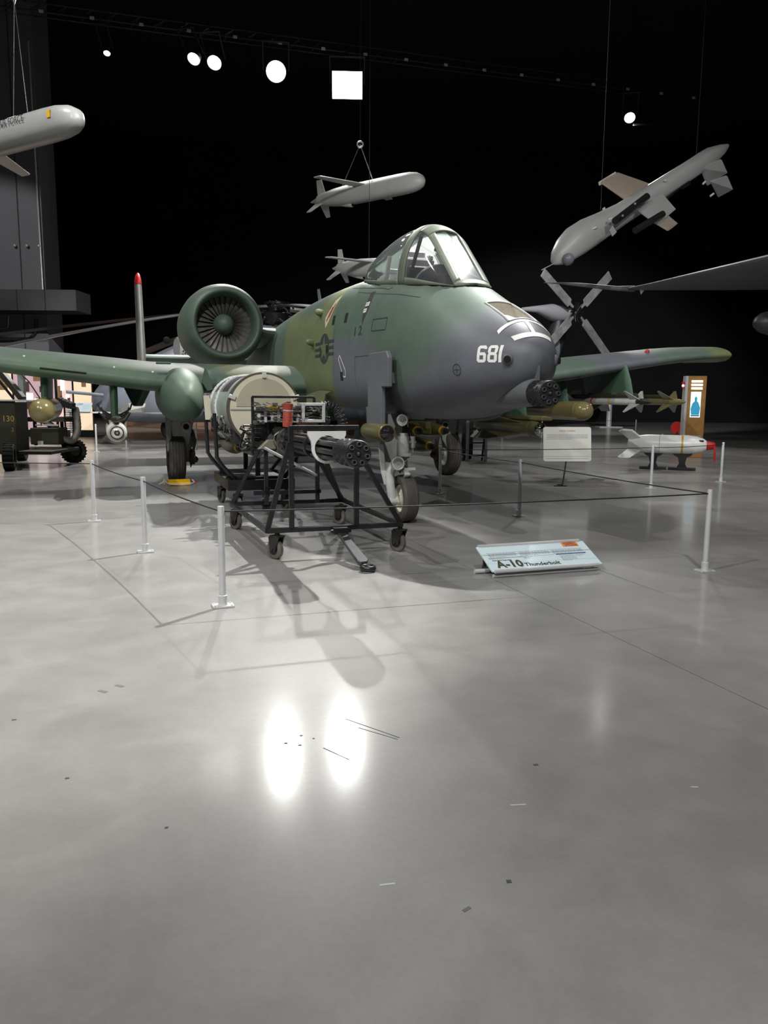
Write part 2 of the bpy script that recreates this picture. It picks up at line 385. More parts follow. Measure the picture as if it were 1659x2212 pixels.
tag(MB().box(((X0 + X1) / 2, (Y0 + Y1) / 2, ZC + .15), (X1 - X0 + .6, Y1 - Y0 + .6, .3)).build('ceiling', 'ceiling_black'), 'unlit black hangar ceiling', 'ceiling', kind='structure')

def floor_mark(x, y, w, h, ang, m, name):
    MB().box((x, y, .0006), (w, h, .0012), Matrix.Rotation(ang, 3, 'Z')).build(name, m, fl)
mat('tape_grey', (.13, .13, .12), .6); mat('scuff', (.06, .06, .058), .7); mat('scuff_light', (.5, .5, .48), .5)
for x, y, w, h, a, m, n in ((-1.46, 3.92, .055, .022, -.5, 'tape_grey', 'tape_mark'), (-1.40, 4.0, .055, .022, -.5, 'tape_grey', 'tape_mark'), (-.05, 3.49, .33, .004, -.68, 'scuff', 'scratch'), (-.02, 3.43, .22, .003, -.60, 'scuff', 'scratch'), (-.20, 3.22, .16, .003, -.75, 'scuff', 'scratch'),
    (-.43, 3.32, .016, .012, .2, 'scuff', 'floor_speck'), (-.365, 3.30, .014, .01, 0, 'scuff', 'floor_speck'), (-.37, 3.40, .012, .01, .4, 'scuff', 'floor_speck'), (-.31, 3.37, .01, .01, 0, 'scuff', 'floor_speck'),
    (-1.27, 2.98, .016, .014, .3, 'scuff', 'floor_speck'), (.65, 3.13, .02, .014, .3, 'scuff', 'floor_speck'), (.41, 2.32, .016, .016, .1, 'scuff', 'floor_speck'), (-.77, 2.62, .012, .012, 0, 'scuff', 'floor_speck'), (.26, 2.18, .03, .012, .7, 'tape_grey', 'tape_mark'),
    (-1.75, 3.55, .02, .015, .3, 'scuff', 'floor_speck'), (.52, 2.8, .06, .006, .1, 'scuff_light', 'scratch'), (1.25, 2.95, .03, .006, 0, 'scuff_light', 'floor_speck'), (.02, 2.3, .05, .008, .2, 'scuff_light', 'scratch'), (-.05, 2.9, .05, .12, .35, 'tape_grey', 'tape_residue')):
    if n != 'tape_residue': floor_mark(x, y, w, h, a, m, n)
# ================================================================== the attack jet (local axes: x aft from the nose, y to starboard, z up)
jet = thing('attack_jet', 'green and grey camouflaged twin-engine attack jet with 681 on its nose', 'aircraft', (ACX, ACY, 0), ACR)
def lerp_tab(tab, x):
    if x <= tab[0][0]: return tab[0][1:]
    for p, q in zip(tab, tab[1:]):
        if x <= q[0]:
            t = (x - p[0]) / (q[0] - p[0]); return tuple(a + (b - a) * t for a, b in zip(p[1:], q[1:]))
    return tab[-1][1:]
def smooth_tab(tab, x):
    """Catmull-Rom through a table"""
    n = len(tab)
    if x <= tab[0][0]: return tab[0][1:]
    if x >= tab[-1][0]: return tab[-1][1:]
    for i in range(n - 1):
        if x <= tab[i + 1][0]: break
    p1, p2 = tab[i], tab[i + 1]; p0 = tab[i - 1] if i else None; p3 = tab[i + 2] if i + 2 < n else None
    h = p2[0] - p1[0]; t = (x - p1[0]) / h; out = []
    for k in range(1, len(p1)):
        d = (p2[k] - p1[k]) / h
        m1 = d if p0 is None else .5 * (d + (p1[k] - p0[k]) / (p1[0] - p0[0]))
        m2 = d if p3 is None else .5 * (d + (p3[k] - p2[k]) / (p3[0] - p2[0]))
        out.append((2 * t ** 3 - 3 * t * t + 1) * p1[k] + (t ** 3 - 2 * t * t + t) * h * m1 + (-2 * t ** 3 + 3 * t * t) * p2[k] + (t ** 3 - t * t) * h * m2)
    return tuple(out)
# a, half width, top, bottom, height of max width, upper exponent, lower exponent
FUS = [(0, .03, 1.93, 1.86, 1.90, 2, 2), (.03, .13, 2.02, 1.77, 1.90, 2, 2), (.12, .24, 2.13, 1.67, 1.90, 2, 2.2), (.3, .37, 2.265, 1.58, 1.90, 2, 2.3), (.6, .52, 2.40, 1.47, 1.90, 2, 2.4),
       (1.0, .59, 2.555, 1.37, 1.90, 2.05, 2.5), (1.4, .615, 2.73, 1.31, 1.90, 2.1, 2.6), (1.8, .63, 2.90, 1.285, 1.92, 2.15, 2.7), (2.4, .645, 3.06, 1.275, 1.95, 2.2, 2.8), (3.2, .65, 3.13, 1.285, 2.0, 2.35, 3),
       (4.0, .655, 3.17, 1.30, 2.05, 2.5, 3), (4.8, .655, 3.19, 1.33, 2.1, 2.6, 3.2), (6, .65, 3.2, 1.36, 2.1, 2.6, 3.2), (7.5, .64, 3.17, 1.38, 2.1, 2.6, 3), (9, .62, 3.13, 1.45, 2.1, 2.3, 2.8), (10.5, .58, 3.02, 1.6, 2.2, 2.3, 2.6),
       (12, .5, 2.9, 1.85, 2.3, 2.2, 2.4), (13.5, .38, 2.75, 2.05, 2.4, 2.1, 2.2), (15, .22, 2.6, 2.2, 2.4, 2, 2), (16, .07, 2.5, 2.32, 2.4, 2, 2)]
CUT = [(1.36, 2.72), (1.42, 2.705), (2.0, 2.785), (2.6, 2.86), (3.2, 2.93), (3.8, 3.03), (4.3, 3.12), (4.65, 3.19), (4.75, 3.3)]
def cut(a): return lerp_tab(CUT, a)[0] if 1.36 <= a <= 4.75 else 9.0
def fpar(a): return smooth_tab(FUS, a)
def fring(a, n=64):
    w, zt, zb, zm, nu, nl = fpar(a); zc = cut(a); r = []
    for i in range(n):
        t = 2 * pi * i / n; c, s = cos(t), sin(t); e = nu if s >= 0 else nl
        y = w * math.copysign(abs(c) ** (2 / e), c); z = zm + (zt - zm if s >= 0 else zm - zb) * math.copysign(abs(s) ** (2 / e), s)
        r.append((a, y, min(z, zc)))
    return r
def fb(a, z):
    """half width of the fuselage at height z"""
    w, zt, zb, zm, nu, nl = fpar(a); h, e = (zt - zm, nu) if z >= zm else (zm - zb, nl)
    return w * max(0, 1 - min(1, abs(z - zm) / h) ** e) ** (1 / e)
camo('fuselage_paint', DG, [((-.35, 0, 1.75), (1.55, 2, .82), GR, .2), ((.5, 0, 1.2), (1.8, 2, .72), GR, .2), ((4.4, 0, 1.35), (2.3, 3, 1.02), GR, .1), ((3.0, 0, 1.2), (2.0, 3, .5), GR, .15),
     ((20, 0, 2.4), (15.28, 60, 60), OG, .008), ((6.6, 0, 3.3), (1.2, 2, .5), DG, .25), ((9.5, 0, 2.2), (1.6, 2, 1.2), DG, .15), ((12.5, 0, 2.2), (1.4, 2, 1.2), GR, .15)], warp=.12, wscale=1.3, dirt=.1)
camo('wing_paint', DG, [((6.8, 3.6, 1.7), (.5, .55, .3), (.10, .16, .105), .35), ((6.6, 4.75, 1.75), (.6, .5, .3), (.10, .16, .10), .35), ((8, 1.5, 2.0), (2, .7, .6), OG, .2), ((7.6, -5.9, 2.2), (3, .8, 1), GR, .3), ((7.6, 6.4, 2.2), (3, .7, 1), OG, .3), ((7.5, -8.5, 2.4), (2, .6, 1), OG, .3)], warp=.25, dirt=.1)
camo('nacelle_paint', DG, [((11.2, 1.5, 2.9), (1.0, 2, 1.2), OG, .2)], warp=.2, dirt=.1)
camo('grey_camo', (.13, .14, .145), [], dirt=.15)
st = [0, .008, .02, .04, .07, .1, .15, .2, .27, .35, .43, .52] + [.6 + .08 * i for i in range(52)]
st = [s for s in st if s < 4.78] + [4.8 + .3 * i for i in range(37)] + [16.0]
fus = MB().loft([fring(a) for a in st]).build('fuselage', 'fuselage_paint', jet, smooth=50)
FUSBVH = BVHTree.FromPolygons([tuple(v.co) for v in fus.data.vertices], [tuple(p.vertices) for p in fus.data.polygons])
def on_side(a, z, off=.003, sg=1):
    h = FUSBVH.ray_cast(Vector((a, 2.0 * sg, z)), Vector((0, -sg, 0)))
    return (h[0] + h[1] * off) if h[0] else Vector((a, fb(a, z) * sg, z))
def on_top(a, b, off=.003):
    h = FUSBVH.ray_cast(Vector((a, b, 4.2)), Vector((0, 0, -1))); return h[0] + h[1] * off
def on_front(b, z, off=.003):
    h = FUSBVH.ray_cast(Vector((-2, b, z)), Vector((1, 0, 0))); return (h[0] + h[1] * off) if h[0] else None
def decal(poly, fn, name, m, sub=3, parent=None):
    """2-D outline laid on a curved surface by fn(u, v)"""
    bm = bmesh.new(); vs = [bm.verts.new((x, y, 0)) for x, y in poly]; bm.faces.new(vs)
    bmesh.ops.triangulate(bm, faces=bm.faces[:])
    if sub: bmesh.ops.subdivide_edges(bm, edges=bm.edges[:], cuts=sub, use_grid_fill=True)
    for v in bm.verts:
        p = fn(v.co.x, v.co.y)
        if p is not None: v.co = p
    me = bpy.data.meshes.new(name); bm.to_mesh(me); bm.free(); me.materials.append(MAT[m])
    ob = bpy.data.objects.new(name, me); COL.objects.link(ob); ob.parent = parent or jet
    return ob
def decal_text(txt, size, fn, m, name='stencil', sx=1.0, parent=None):
    me = text_mesh(txt, size, 'CENTER', 0, sx)
    for v in me.vertices:
        p = fn(v.co.x, v.co.y)
        if p is not None: v.co = p
    me.materials.clear(); me.materials.append(MAT[m]); ob = bpy.data.objects.new(name, me); COL.objects.link(ob); ob.parent = parent or jet
    return ob
rect = lambda x0, y0, x1, y1: [(x0, y0), (x1, y0), (x1, y1), (x0, y1)]
# --- markings on the nose: 681
def seg_digit(ch):
    o = {'6': [[(.12, 1), (.55, 1), (.67, .88), (.67, .78), (.47, .78), (.47, .82), (.20, .82), (.20, .6), (.55, .6), (.67, .47), (.67, .12), (.55, 0), (.12, 0), (0, .12), (0, .88)], [(.20, .42), (.20, .18), (.47, .18), (.47, .42)]],
         '8': [[(.12, 1), (.55, 1), (.67, .88), (.67, .62), (.6, .52), (.67, .43), (.67, .12), (.55, 0), (.12, 0), (0, .12), (0, .43), (.07, .52), (0, .62), (0, .88)], [(.2, .83), (.47, .83), (.47, .6), (.2, .6)], [(.2, .42), (.47, .42), (.47, .17), (.2, .17)]],
         '1': [[(.0, 0), (.2, 0), (.2, 1), (.0, 1)]]}
    return o[ch]
def digit(ch, fn, name='number'):
    loops = seg_digit(ch); cu = bpy.data.curves.new('d', 'CURVE'); cu.dimensions = '2D'; cu.fill_mode = 'BOTH'
    for lp in loops:
        sp = cu.splines.new('POLY'); sp.points.add(len(lp) - 1)
        for p, (x, y) in zip(sp.points, lp): p.co = (x, y, 0, 1)
        sp.use_cyclic_u = True
    ob = bpy.data.objects.new('d', cu); COL.objects.link(ob); me = from_eval(ob); bpy.data.objects.remove(ob)
    bm = bmesh.new(); bm.from_mesh(me); bmesh.ops.triangulate(bm, faces=bm.faces[:]); bmesh.ops.subdivide_edges(bm, edges=bm.edges[:], cuts=2, use_grid_fill=True)
    for v in bm.verts: v.co = fn(v.co.x, v.co.y)
    bm.to_mesh(me); bm.free(); me.materials.clear(); me.materials.append(MAT['marking_white'])
    o2 = bpy.data.objects.new(name, me); COL.objects.link(o2); o2.parent = jet
    return o2
def arc_at(z, a0, a1, n=80):
    t = []; L = 0; prev = None
    for k in range(n + 1):
        a = a0 + (a1 - a0) * k / n; p = on_side(a, z, .004)
        if prev is not None: L += (p - prev).length
        t.append((L, a)); prev = p
    return t
ARC = arc_at(1.92, .415, .03)
NH = .158
for ch, off in (('6', 0), ('8', .77), ('1', 1.54)):
    digit(ch, lambda x, y, off=off: on_side(lerp_tab(ARC, (x + off) * NH * .98)[0], 1.862 + y * NH - (x + off) * .002, .004))
# --- refuelling receptacle cut into the top of the nose
mat('receptacle_beige', (.46, .42, .35), .55, var=.15, scale=12)
bm = bmesh.new(); bm.from_mesh(fus.data)
for co, no in (((.335, 0, 0), (1, 0, 0)), ((.835, 0, 0), (1, 0, 0)), ((0, .145, 0), (0, 1, 0)), ((0, -.145, 0), (0, 1, 0))):
    gg = [f for f in bm.faces if f.calc_center_median().x < 1.2]; gg = gg + list({e for f in gg for e in f.edges}) + list({v for f in gg for v in f.verts})
    bmesh.ops.bisect_plane(bm, geom=gg, plane_co=co, plane_no=no, dist=1e-5)
bmesh.ops.delete(bm, geom=[f for f in bm.faces if .335 < f.calc_center_median().x < .835 and abs(f.calc_center_median().y) < .145 and f.calc_center_median().z > 2.0], context='FACES')
bm.to_mesh(fus.data); bm.free()
NA_, NB_ = 10, 6; top_, low_ = [], []
for i in range(NA_ + 1):
    for j in range(NB_ + 1):
        p = on_top(.335 + .5 * i / NA_, -.145 + .29 * j / NB_, 0); top_.append(p); low_.append(p - Vector((0, 0, .055 + .06 * i / NA_)))
id_ = lambda i, j: i * (NB_ + 1) + j
tray = MB(); nT = len(top_); fcs = [(id_(i, j), id_(i + 1, j), id_(i + 1, j + 1), id_(i, j + 1)) for i in range(NA_) for j in range(NB_)]
edge = [id_(i, 0) for i in range(NA_ + 1)] + [id_(NA_, j) for j in range(1, NB_ + 1)] + [id_(i, NB_) for i in range(NA_ - 1, -1, -1)] + [id_(0, j) for j in range(NB_ - 1, 0, -1)]
fcs += [(edge[k], edge[(k + 1) % len(edge)], nT + edge[(k + 1) % len(edge)], nT + edge[k]) for k in range(len(edge))]
tray.add(low_ + top_, fcs); tray.build('refuelling_receptacle', 'receptacle_beige', jet, fix=True)
def strip(fn, pts, w, name, m, up=.004):
    """ribbon following points (u, v) on a surface"""
    L = []; P2 = [Vector((*p, 0)) for p in pts]; mb = MB(); ring = []
    for i, p in enumerate(P2):
        d = (P2[min(i + 1, len(P2) - 1)] - P2[max(0, i - 1)]).normalized(); nn = Vector((-d.y, d.x, 0)) * w / 2
        ring.append([fn(*(p - nn)[:2]), fn(*(p + nn)[:2])])
    mb.loft(ring, cap=False, closed=False); return mb.build(name, m, jet, fix=False)
def seg(p, q, n=12): return [(p[0] + (q[0] - p[0]) * i / n, p[1] + (q[1] - p[1]) * i / n) for i in range(n + 1)]
top4 = lambda a, b: on_top(a, b, .004)
rim = MB()
for pts in (seg((.33, -.15), (.33, .15)), seg((.84, -.15), (.84, .15)), seg((.33, .15), (.84, .15)), seg((.33, -.15), (.84, -.15))):
    rim.path([on_top(a, b, .0) if not (.335 < a < .835 and abs(b) < .145) else on_top(a, b) for a, b in pts], .012, 6)
rim.build('receptacle_rim', 'gear_grey', jet, smooth=60)
zt_ = lambda a, b: on_top(a, b, 0).z - .055 - .12 * (a - .335)
r = MB(); r.box((.50, -.06, zt_(.5, -.06) + .012), (.07, .05, .03)); r.box((.62, .05, zt_(.62, .05) + .006), (.05, .02, .012)); r.tube((.70, .09, zt_(.7, .09) + .02), (.78, .11, zt_(.78, .11) + .04), .016)
tag(r.build('receptacle_fittings', 'seat_dark', jet), kind='stuff')
frt = lambda b, z: on_front(b, z, .004)
strip(frt, [(-.2 + .4 * i / 14, 2.118 - 1.1 * (-.2 + .4 * i / 14) ** 2) for i in range(15)], .042, 'nose_stripe', 'marking_white')
strip(top4, seg((.30, -.28), (.295, -.17), 6) + seg((.295, -.17), (.295, .17), 8)[1:] + seg((.295, .17), (.30, .28), 6)[1:], .035, 'nose_stripe', 'marking_white')
strip(top4, seg((.125, 0), (.295, -.0)), .04, 'nose_stripe', 'marking_white')
# --- bumps, vents and stencils on the starboard side
def bump_at(p, n, r, h, name, m, tip=None):
    mb = MB(); mb.lathe([(-.02, r), (h * .4, r * .92), (h * .8, r * .7), (h, r * .35), (h + .001, 0)], p, n, 16); return mb.build(name, m, jet, smooth=60)
for sg in (1, -1):
    p = on_side(.135, 1.885, 0, sg); nn = Vector((-.75, .66 * sg, 0))
    s_ = bump_at(p - nn * .02, nn, .06, .055, 'warning_sensor', 'fuselage_paint')
    MB().lathe([(0, .034), (.012, .034), (.013, 0)], p + nn * .03, nn, 16).build('sensor_lens', 'bore', s_, smooth=30)
for a, z, r, h in ((5.60, 2.80, .06, .14), (5.84, 2.36, .055, .15)):
    p = on_side(a, z, 0); bump_at(p, (-.55, .8, .1), r, h, 'antenna_blister', 'fuselage_paint')
sd3 = lambda a, z: on_side(a, z, .0035)
for a, z in ((4.74, 2.62), (4.14, 2.60)): decal(rect(a - .06, z - .065, a + .06, z + .065), sd3, 'vent_slot', 'bore', 1)
decal(rect(4.16, 1.75, 4.29, 1.87), sd3, 'vent_slot', 'bore', 1)
decal(rect(4.92, 2.17, 5.02, 2.28), lambda a, z: on_side(a, z, .009), 'vent_slot', 'bore', 1)
# ladder arrow outline
AR_ = [(4.30, 2.10), (4.36, 2.05), (4.14, 1.80), (4.04, 1.80), (4.04, 1.89), (4.30, 2.10)]
for p, q in zip(AR_, AR_[1:]): strip(sd3, seg(p, q, 4), .016, 'arrow_outline', 'marking_white')
# star and bars
sa, sz = 5.14, 2.235
decal([(sa + 1.25 * .225 * cos(2 * pi * k / 24), sz + .225 * sin(2 * pi * k / 24)) for k in range(24)], sd3, 'insignia_disc', 'star_grey', 1)
st5 = []
for k in range(10):
    rr = .205 if k % 2 == 0 else .08; st5.append((sa - 1.25 * rr * sin(pi * k / 5), sz + rr * cos(pi * k / 5)))
sd5 = lambda a, z: on_side(a, z, .006)
decal(st5, sd5, 'insignia_star', mat('star_green', (.12, .15, .075), .55).name, 1)
for s2 in (-1, 1):
    for y0, y1 in ((.07, .11), (-.02, .02), (-.11, -.07)): decal(rect(sa + s2 * .25 if s2 > 0 else sa - .52, sz + y0 - .0, sa + .52 if s2 > 0 else sa - .25, sz + y1), sd5, 'insignia_bar', 'star_grey', 1)
# squadron badge
ba, bz = 4.98, 2.72
bd = decal([(ba + .16, bz - .19), (ba + .27, bz - .03), (ba + .10, bz + .10), (ba + .02, bz + .21), (ba - .22, bz + .26), (ba - .12, bz + .10), (ba - .04, bz - .02), (ba + .04, bz - .11)], sd3, 'squadron_badge', 'badge_cream', 2)
for k in range(2): decal([(ba + .13 - .09 * k, bz - .10 + .05 * k), (ba + .17 - .09 * k, bz - .07 + .05 * k), (ba + .02 - .09 * k, bz + .12 + .04 * k), (ba - .02 - .09 * k, bz + .10 + .04 * k)], sd5, 'badge_stripe', 'badge_red', 1, bd)
# rescue arrow, stencils, panel outlines
decal([(3.46, 2.64), (3.27, 2.64), (3.40, 2.44)], sd3, 'rescue_arrow', 'dark_stencil', 1)
decal(rect(3.27, 2.64, 3.42, 2.86), sd3, 'rescue_arrow', 'dark_stencil', 1)
decal(rect(3.29, 2.68, 3.43, 2.73), lambda a, z: on_side(a, z, .005), 'rescue_plate', 'marking_white', 1)
decal(rect(3.33, 2.60, 3.44, 2.65), lambda a, z: on_side(a, z, .005), 'rescue_plate', 'marking_white', 1)
decal_text('RESCUE', .035, lambda x, y: on_side(3.36 - x, 2.705 + y, .008), 'dark_stencil', 'rescue_lettering')
decal_text('HERE', .03, lambda x, y: on_side(3.385 - x, 2.625 + y, .008), 'dark_stencil', 'rescue_lettering')
decal_text('1 2', .17, lambda x, y: on_side(3.54 - x * 1.6, 2.375 + y, .005), 'dark_stencil', 'panel_number')
decal(rect(3.20, 2.98, 3.31, 3.02), lambda a, z: on_top(a, .62 - (z - 2.9) * 2.6, .004), 'white_placard', 'marking_white', 1)
def outline(pts, w=.008, m='dark_stencil', fn=sd3, name='panel_line'):
    for p, q in zip(pts, pts[1:]): strip(fn, seg(p, q, 6), w, name, m)
outline([(3.0, 2.48), (2.5, 2.46), (2.5, 2.32), (3.0, 2.34), (3.0, 2.48)], .012)
outline([(4.0, 2.93), (3.2, 2.82), (2.4, 2.72), (1.8, 2.62)], .006)
outline([(3.6, 1.6), (3.6, 2.05), (2.9, 2.04)], .006); outline([(4.62, 1.5), (4.62, 2.6)], .006)
cc = [(.66 + .055 * cos(k * pi / 8), 1.80 + .055 * sin(k * pi / 8)) for k in range(17)]
for p, q in zip(cc, cc[1:]): strip(sd3, [p, q], .008, 'panel_line', 'dark_stencil')
outline([(.62, 1.80), (.70, 1.80)], .006); outline([(.66, 1.76), (.66, 1.84)], .006)
# --- canopy
ZTOP = [(1.36, 2.722), (1.42, 2.755), (1.8, 3.085), (2.2, 3.43), (2.4, 3.525), (2.65, 3.57), (3.1, 3.585), (3.5, 3.555), (4.0, 3.475), (4.4, 3.365), (4.7, 3.225)]
def cw(a): return max(.02, fb(a, cut(a)) - .004)
def ctop(a): return smooth_tab(ZTOP, a)[0]
NC = 2.15
def cpt(a, ph, off=0):
    """ph: 0 = starboard sill, pi/2 = crown, pi = port sill"""
    w, zs, zt = cw(a), cut(a), ctop(a); c, s = cos(ph), max(0.0, sin(ph))
    return Vector((a, (w + off) * math.copysign(abs(c) ** (2 / NC), c), zs + (zt - zs + off) * s ** (2 / NC)))
def ph_b(a, b):
    w = cw(a); return math.acos(max(-1, min(1, math.copysign(min(1, abs(b) / w) ** (NC / 2), b))))
def grid(a0, a1, p0, p1, na, npp, off=0):
    rows = []
    for i in range(na + 1):
        a = a0 + (a1 - a0) * i / na; l0 = p0(a) if callable(p0) else p0; l1 = p1(a) if callable(p1) else p1
        rows.append([cpt(a, l0 + (l1 - l0) * j / npp, off) for j in range(npp + 1)])
    return rows
def panel(rows_list, name, m, th):
    mb = MB()
    for rows in rows_list: mb.loft(rows, cap=False, closed=False)
    ob = mb.build(name, m, jet, smooth=40, fix=False)
    if th: so = ob.modifiers.new('s', 'SOLIDIFY'); so.thickness = th; so.offset = 0
    return ob
HB, PB = .135, .215      # half width of front glass, outer edge of the pillars
pl = lambda b: (lambda a: ph_b(a, b))
cA, cB, cC, cD = cpt(1.455, ph_b(1.455, HB + .005)), cpt(1.455, ph_b(1.455, -HB - .005)), cpt(2.195, ph_b(2.195, HB + .005)), cpt(2.195, ph_b(2.195, -HB - .005))
panel([[[cA.lerp(cC, i / 8).lerp(cB.lerp(cD, i / 8), j / 4) for j in range(5)] for i in range(9)]], 'windscreen', 'canopy_front', 0)
SIL = .10
panel([grid(1.44, 2.43, SIL, lambda a: max(SIL + .001, ph_b(a, PB)), 20, 14)], 'quarter_window', 'canopy_smoke', 0)
panel([grid(1.44, 2.43, lambda a: pi - SIL, lambda a: min(pi - SIL - .001, ph_b(a, -PB)), 20, 14)], 'quarter_window', 'canopy_smoke', 0)
panel([grid(2.60, 4.62, .07, pi - .07, 36, 40)], 'canopy_glass', 'canopy_clear', 0)
fr = [grid(2.43, 2.60, 0, pi, 4, 44, .004), grid(2.19, 2.43, pl(PB), pl(-PB), 6, 12, .004), grid(1.37, 1.46, 0.0, pi, 3, 24, .004),
      grid(1.46, 2.19, pl(PB), pl(HB), 16, 3, .004), grid(1.46, 2.19, pl(-HB), pl(-PB), 16, 3, .004),
      grid(1.46, 2.43, 0, SIL, 20, 2, .004), grid(1.46, 2.43, pi - SIL, pi, 20, 2, .004), grid(2.6, 4.62, 0, .07, 30, 2, .004), grid(2.6, 4.62, pi - .07, pi, 30, 2, .004), grid(4.62, 4.70, 0, pi, 2, 30, .004)]
panel(fr, 'canopy_frame', camo('canopy_frame_paint', (.11, .135, .098), [], dirt=.12).name, .018)
# cockpit: seat, glare shield, canopy stay
c = MB(); c.box((3.15, 0, 3.03), (.16, .44, .5), Matrix.Rotation(R(-14), 3, 'Y')); c.box((3.22, 0, 3.30), (.14, .30, .14)); c.box((3.1, .17, 3.27), (.18, .06, .08)); c.box((3.1, -.17, 3.27), (.18, .06, .08))
c.build('ejection_seat', 'pilot_grey', jet, bevel=.02)
c = MB(); c.box((2.98, 0, 2.98), (.10, .32, .34)); c.box((2.9, 0, 2.84), (.42, .36, .08)); c.build('seat_cushion', 'seat_dark', jet, bevel=.02)
c = MB(); c.bar((3.55, .26, 2.95), (3.42, .24, 3.33), .05); c.bar((3.55, -.26, 2.95), (3.42, -.24, 3.33), .05); c.bar((3.49, .26, 3.15), (3.49, -.26, 3.15), .06); c.box((3.8, 0, 3.08), (.4, .36, .14)); c.box((4.1, 0, 3.12), (.2, .3, .06))
c.build('canopy_stay', 'pilot_grey', jet, bevel=.008)
gl_ = []
for i in range(9):
    a = 1.75 + .07 * i; t = i / 8; gl_.append([(a, .34 * cos(pi * k / 12), 2.77 + (.12 + .17 * sin(min(1, t * 1.2) * pi / 2)) * sin(pi * k / 12)) for k in range(13)])
MB().loft(gl_, cap=True, closed=False).build('glare_shield', mat('glare_shield', (.045, .042, .05), .8, var=.3, scale=9).name, jet, smooth=60)
MB().path([(2.31, .345 * cos(pi * k / 16), 2.77 + .295 * sin(pi * k / 16)) for k in range(17)], .014, 6).build('glare_shield_rim', 'pilot_grey', jet, smooth=60)
for sg in (1, -1): MB().bar((2.45, .36 * sg, 2.86), (2.45, .2 * sg, 3.4), .035).build('canopy_bow_pad', 'seat_dark', jet)
for p, q in (((2.3, .05, 3.24), (2.28, -.12, 3.18)), ((2.62, -.05, 3.30), (2.45, -.16, 3.22))): MB().tube(p, q, .021).build('cockpit_handle', 'gear_grey', jet, smooth=60)
outline([(4.5, 3.05), (3.0, 2.865), (2.85, 2.83), (2.72, 2.84)], .008, fn=sd3)
# --- the nose gun
GZ, GX = 1.574, -.21
def barrel_cluster(mb_fn, parent, o, d, rc, rb, L, up=Vector((0, 0, 1)), m='gun_metal', n=7, ph=0.0):
    o = Vector(o); d = Vector(d).normalized(); a = d.cross(up).normalized(); b = a.cross(d)
    for k in range(n):
        t = 2 * pi * k / n + ph; p = o + (a * cos(t) + b * sin(t)) * rc
        MB().lathe([(0, rb * .62), (0, rb), (L * .25, rb), (L * .25, rb * 1.08), (L, rb * 1.35)], p, d, 12, cap=False).build('barrel', m, parent, smooth=40)
        MB().tube(p + d * .012, p + d * .013, rb * .8, 12).build('bore', 'bore', parent)
def muzzle_shroud(parent, o, d, r, L, m='muzzle_black', n=7):
    """end plate and slotted shroud"""
    o = Vector(o); d = Vector(d).normalized(); mb = MB(); mb.lathe([(0, r * .18), (.004, r * .2), (0, r * .22), (0, r * .93), (.012, r), (L, r), (L, r * .9), (L - .01, r * .55)], o, d, 42, cap=True)
    s = mb.build('muzzle_shroud', m, parent, smooth=40)
    a = d.cross(Vector((0, 0, 1))).normalized(); b = a.cross(d)
    sl = MB()
    for row in range(4):
        for k in range(14):
            t = 2 * pi * (k + .5 * (row % 2)) / 14; e = a * cos(t) + b * sin(t); c = o + d * (L * (.22 + .2 * row)) + e * r; tt = d.cross(e)
            sl.box(c, (L * .10, r * .24, .004), Matrix((d, tt, e)).transposed())
    tag(sl.build('shroud_slots', 'bore', s), kind='stuff')
    return s
gun = MB().tube((GX + .3, 0, GZ), (1.0, 0, GZ), .10, 20, .11).build('gun_barrel_pack', 'gun_metal', jet, smooth=40)
muzzle_shroud(gun, (GX, 0, GZ), (1, 0, 0), .12, .26)
for k in range(7):
    t = 2 * pi * k / 7 + .45; p = Vector((GX - .004, .078 * cos(t), GZ + .078 * sin(t)))
    MB().lathe([(.03, .021), (-.010, .021), (-.010, .015), (-.002, .015)], p, (1, 0, 0), 12, cap=False).build('muzzle', 'muzzle_ring', gun, smooth=40)
    MB().tube(p + Vector((.0005, 0, 0)), p + Vector((.002, 0, 0)), .0150, 12).build('bore', 'bore', gun)
MB().ball((GX, 0, GZ), .018, 10, 6).build('shroud_bolt', 'dark_steel', gun, smooth=60)
gf = []
for a, ry, zt, zb in ((.02, .128, .13, .115), (.15, .14, .15, .125), (.35, .155, .2, .14), (.6, .17, .25, .15), (.9, .17, .2, .14), (1.1, .1, .1, .1)):
    gf.append([(a, ry * cos(2 * pi * k / 28), GZ + (zt if sin(2 * pi * k / 28) > 0 else zb) * sin(2 * pi * k / 28)) for k in range(28)])
MB().loft(gf).build('gun_fairing', 'grey_camo', jet, smooth=50)
MB().prism([(-.0, 0), (.20, 0), (.0, .16)], (.0, 0, GZ + .10), (1, 0, 0), (0, 0, 1), .018).build('gun_blade', 'grey_camo', jet)
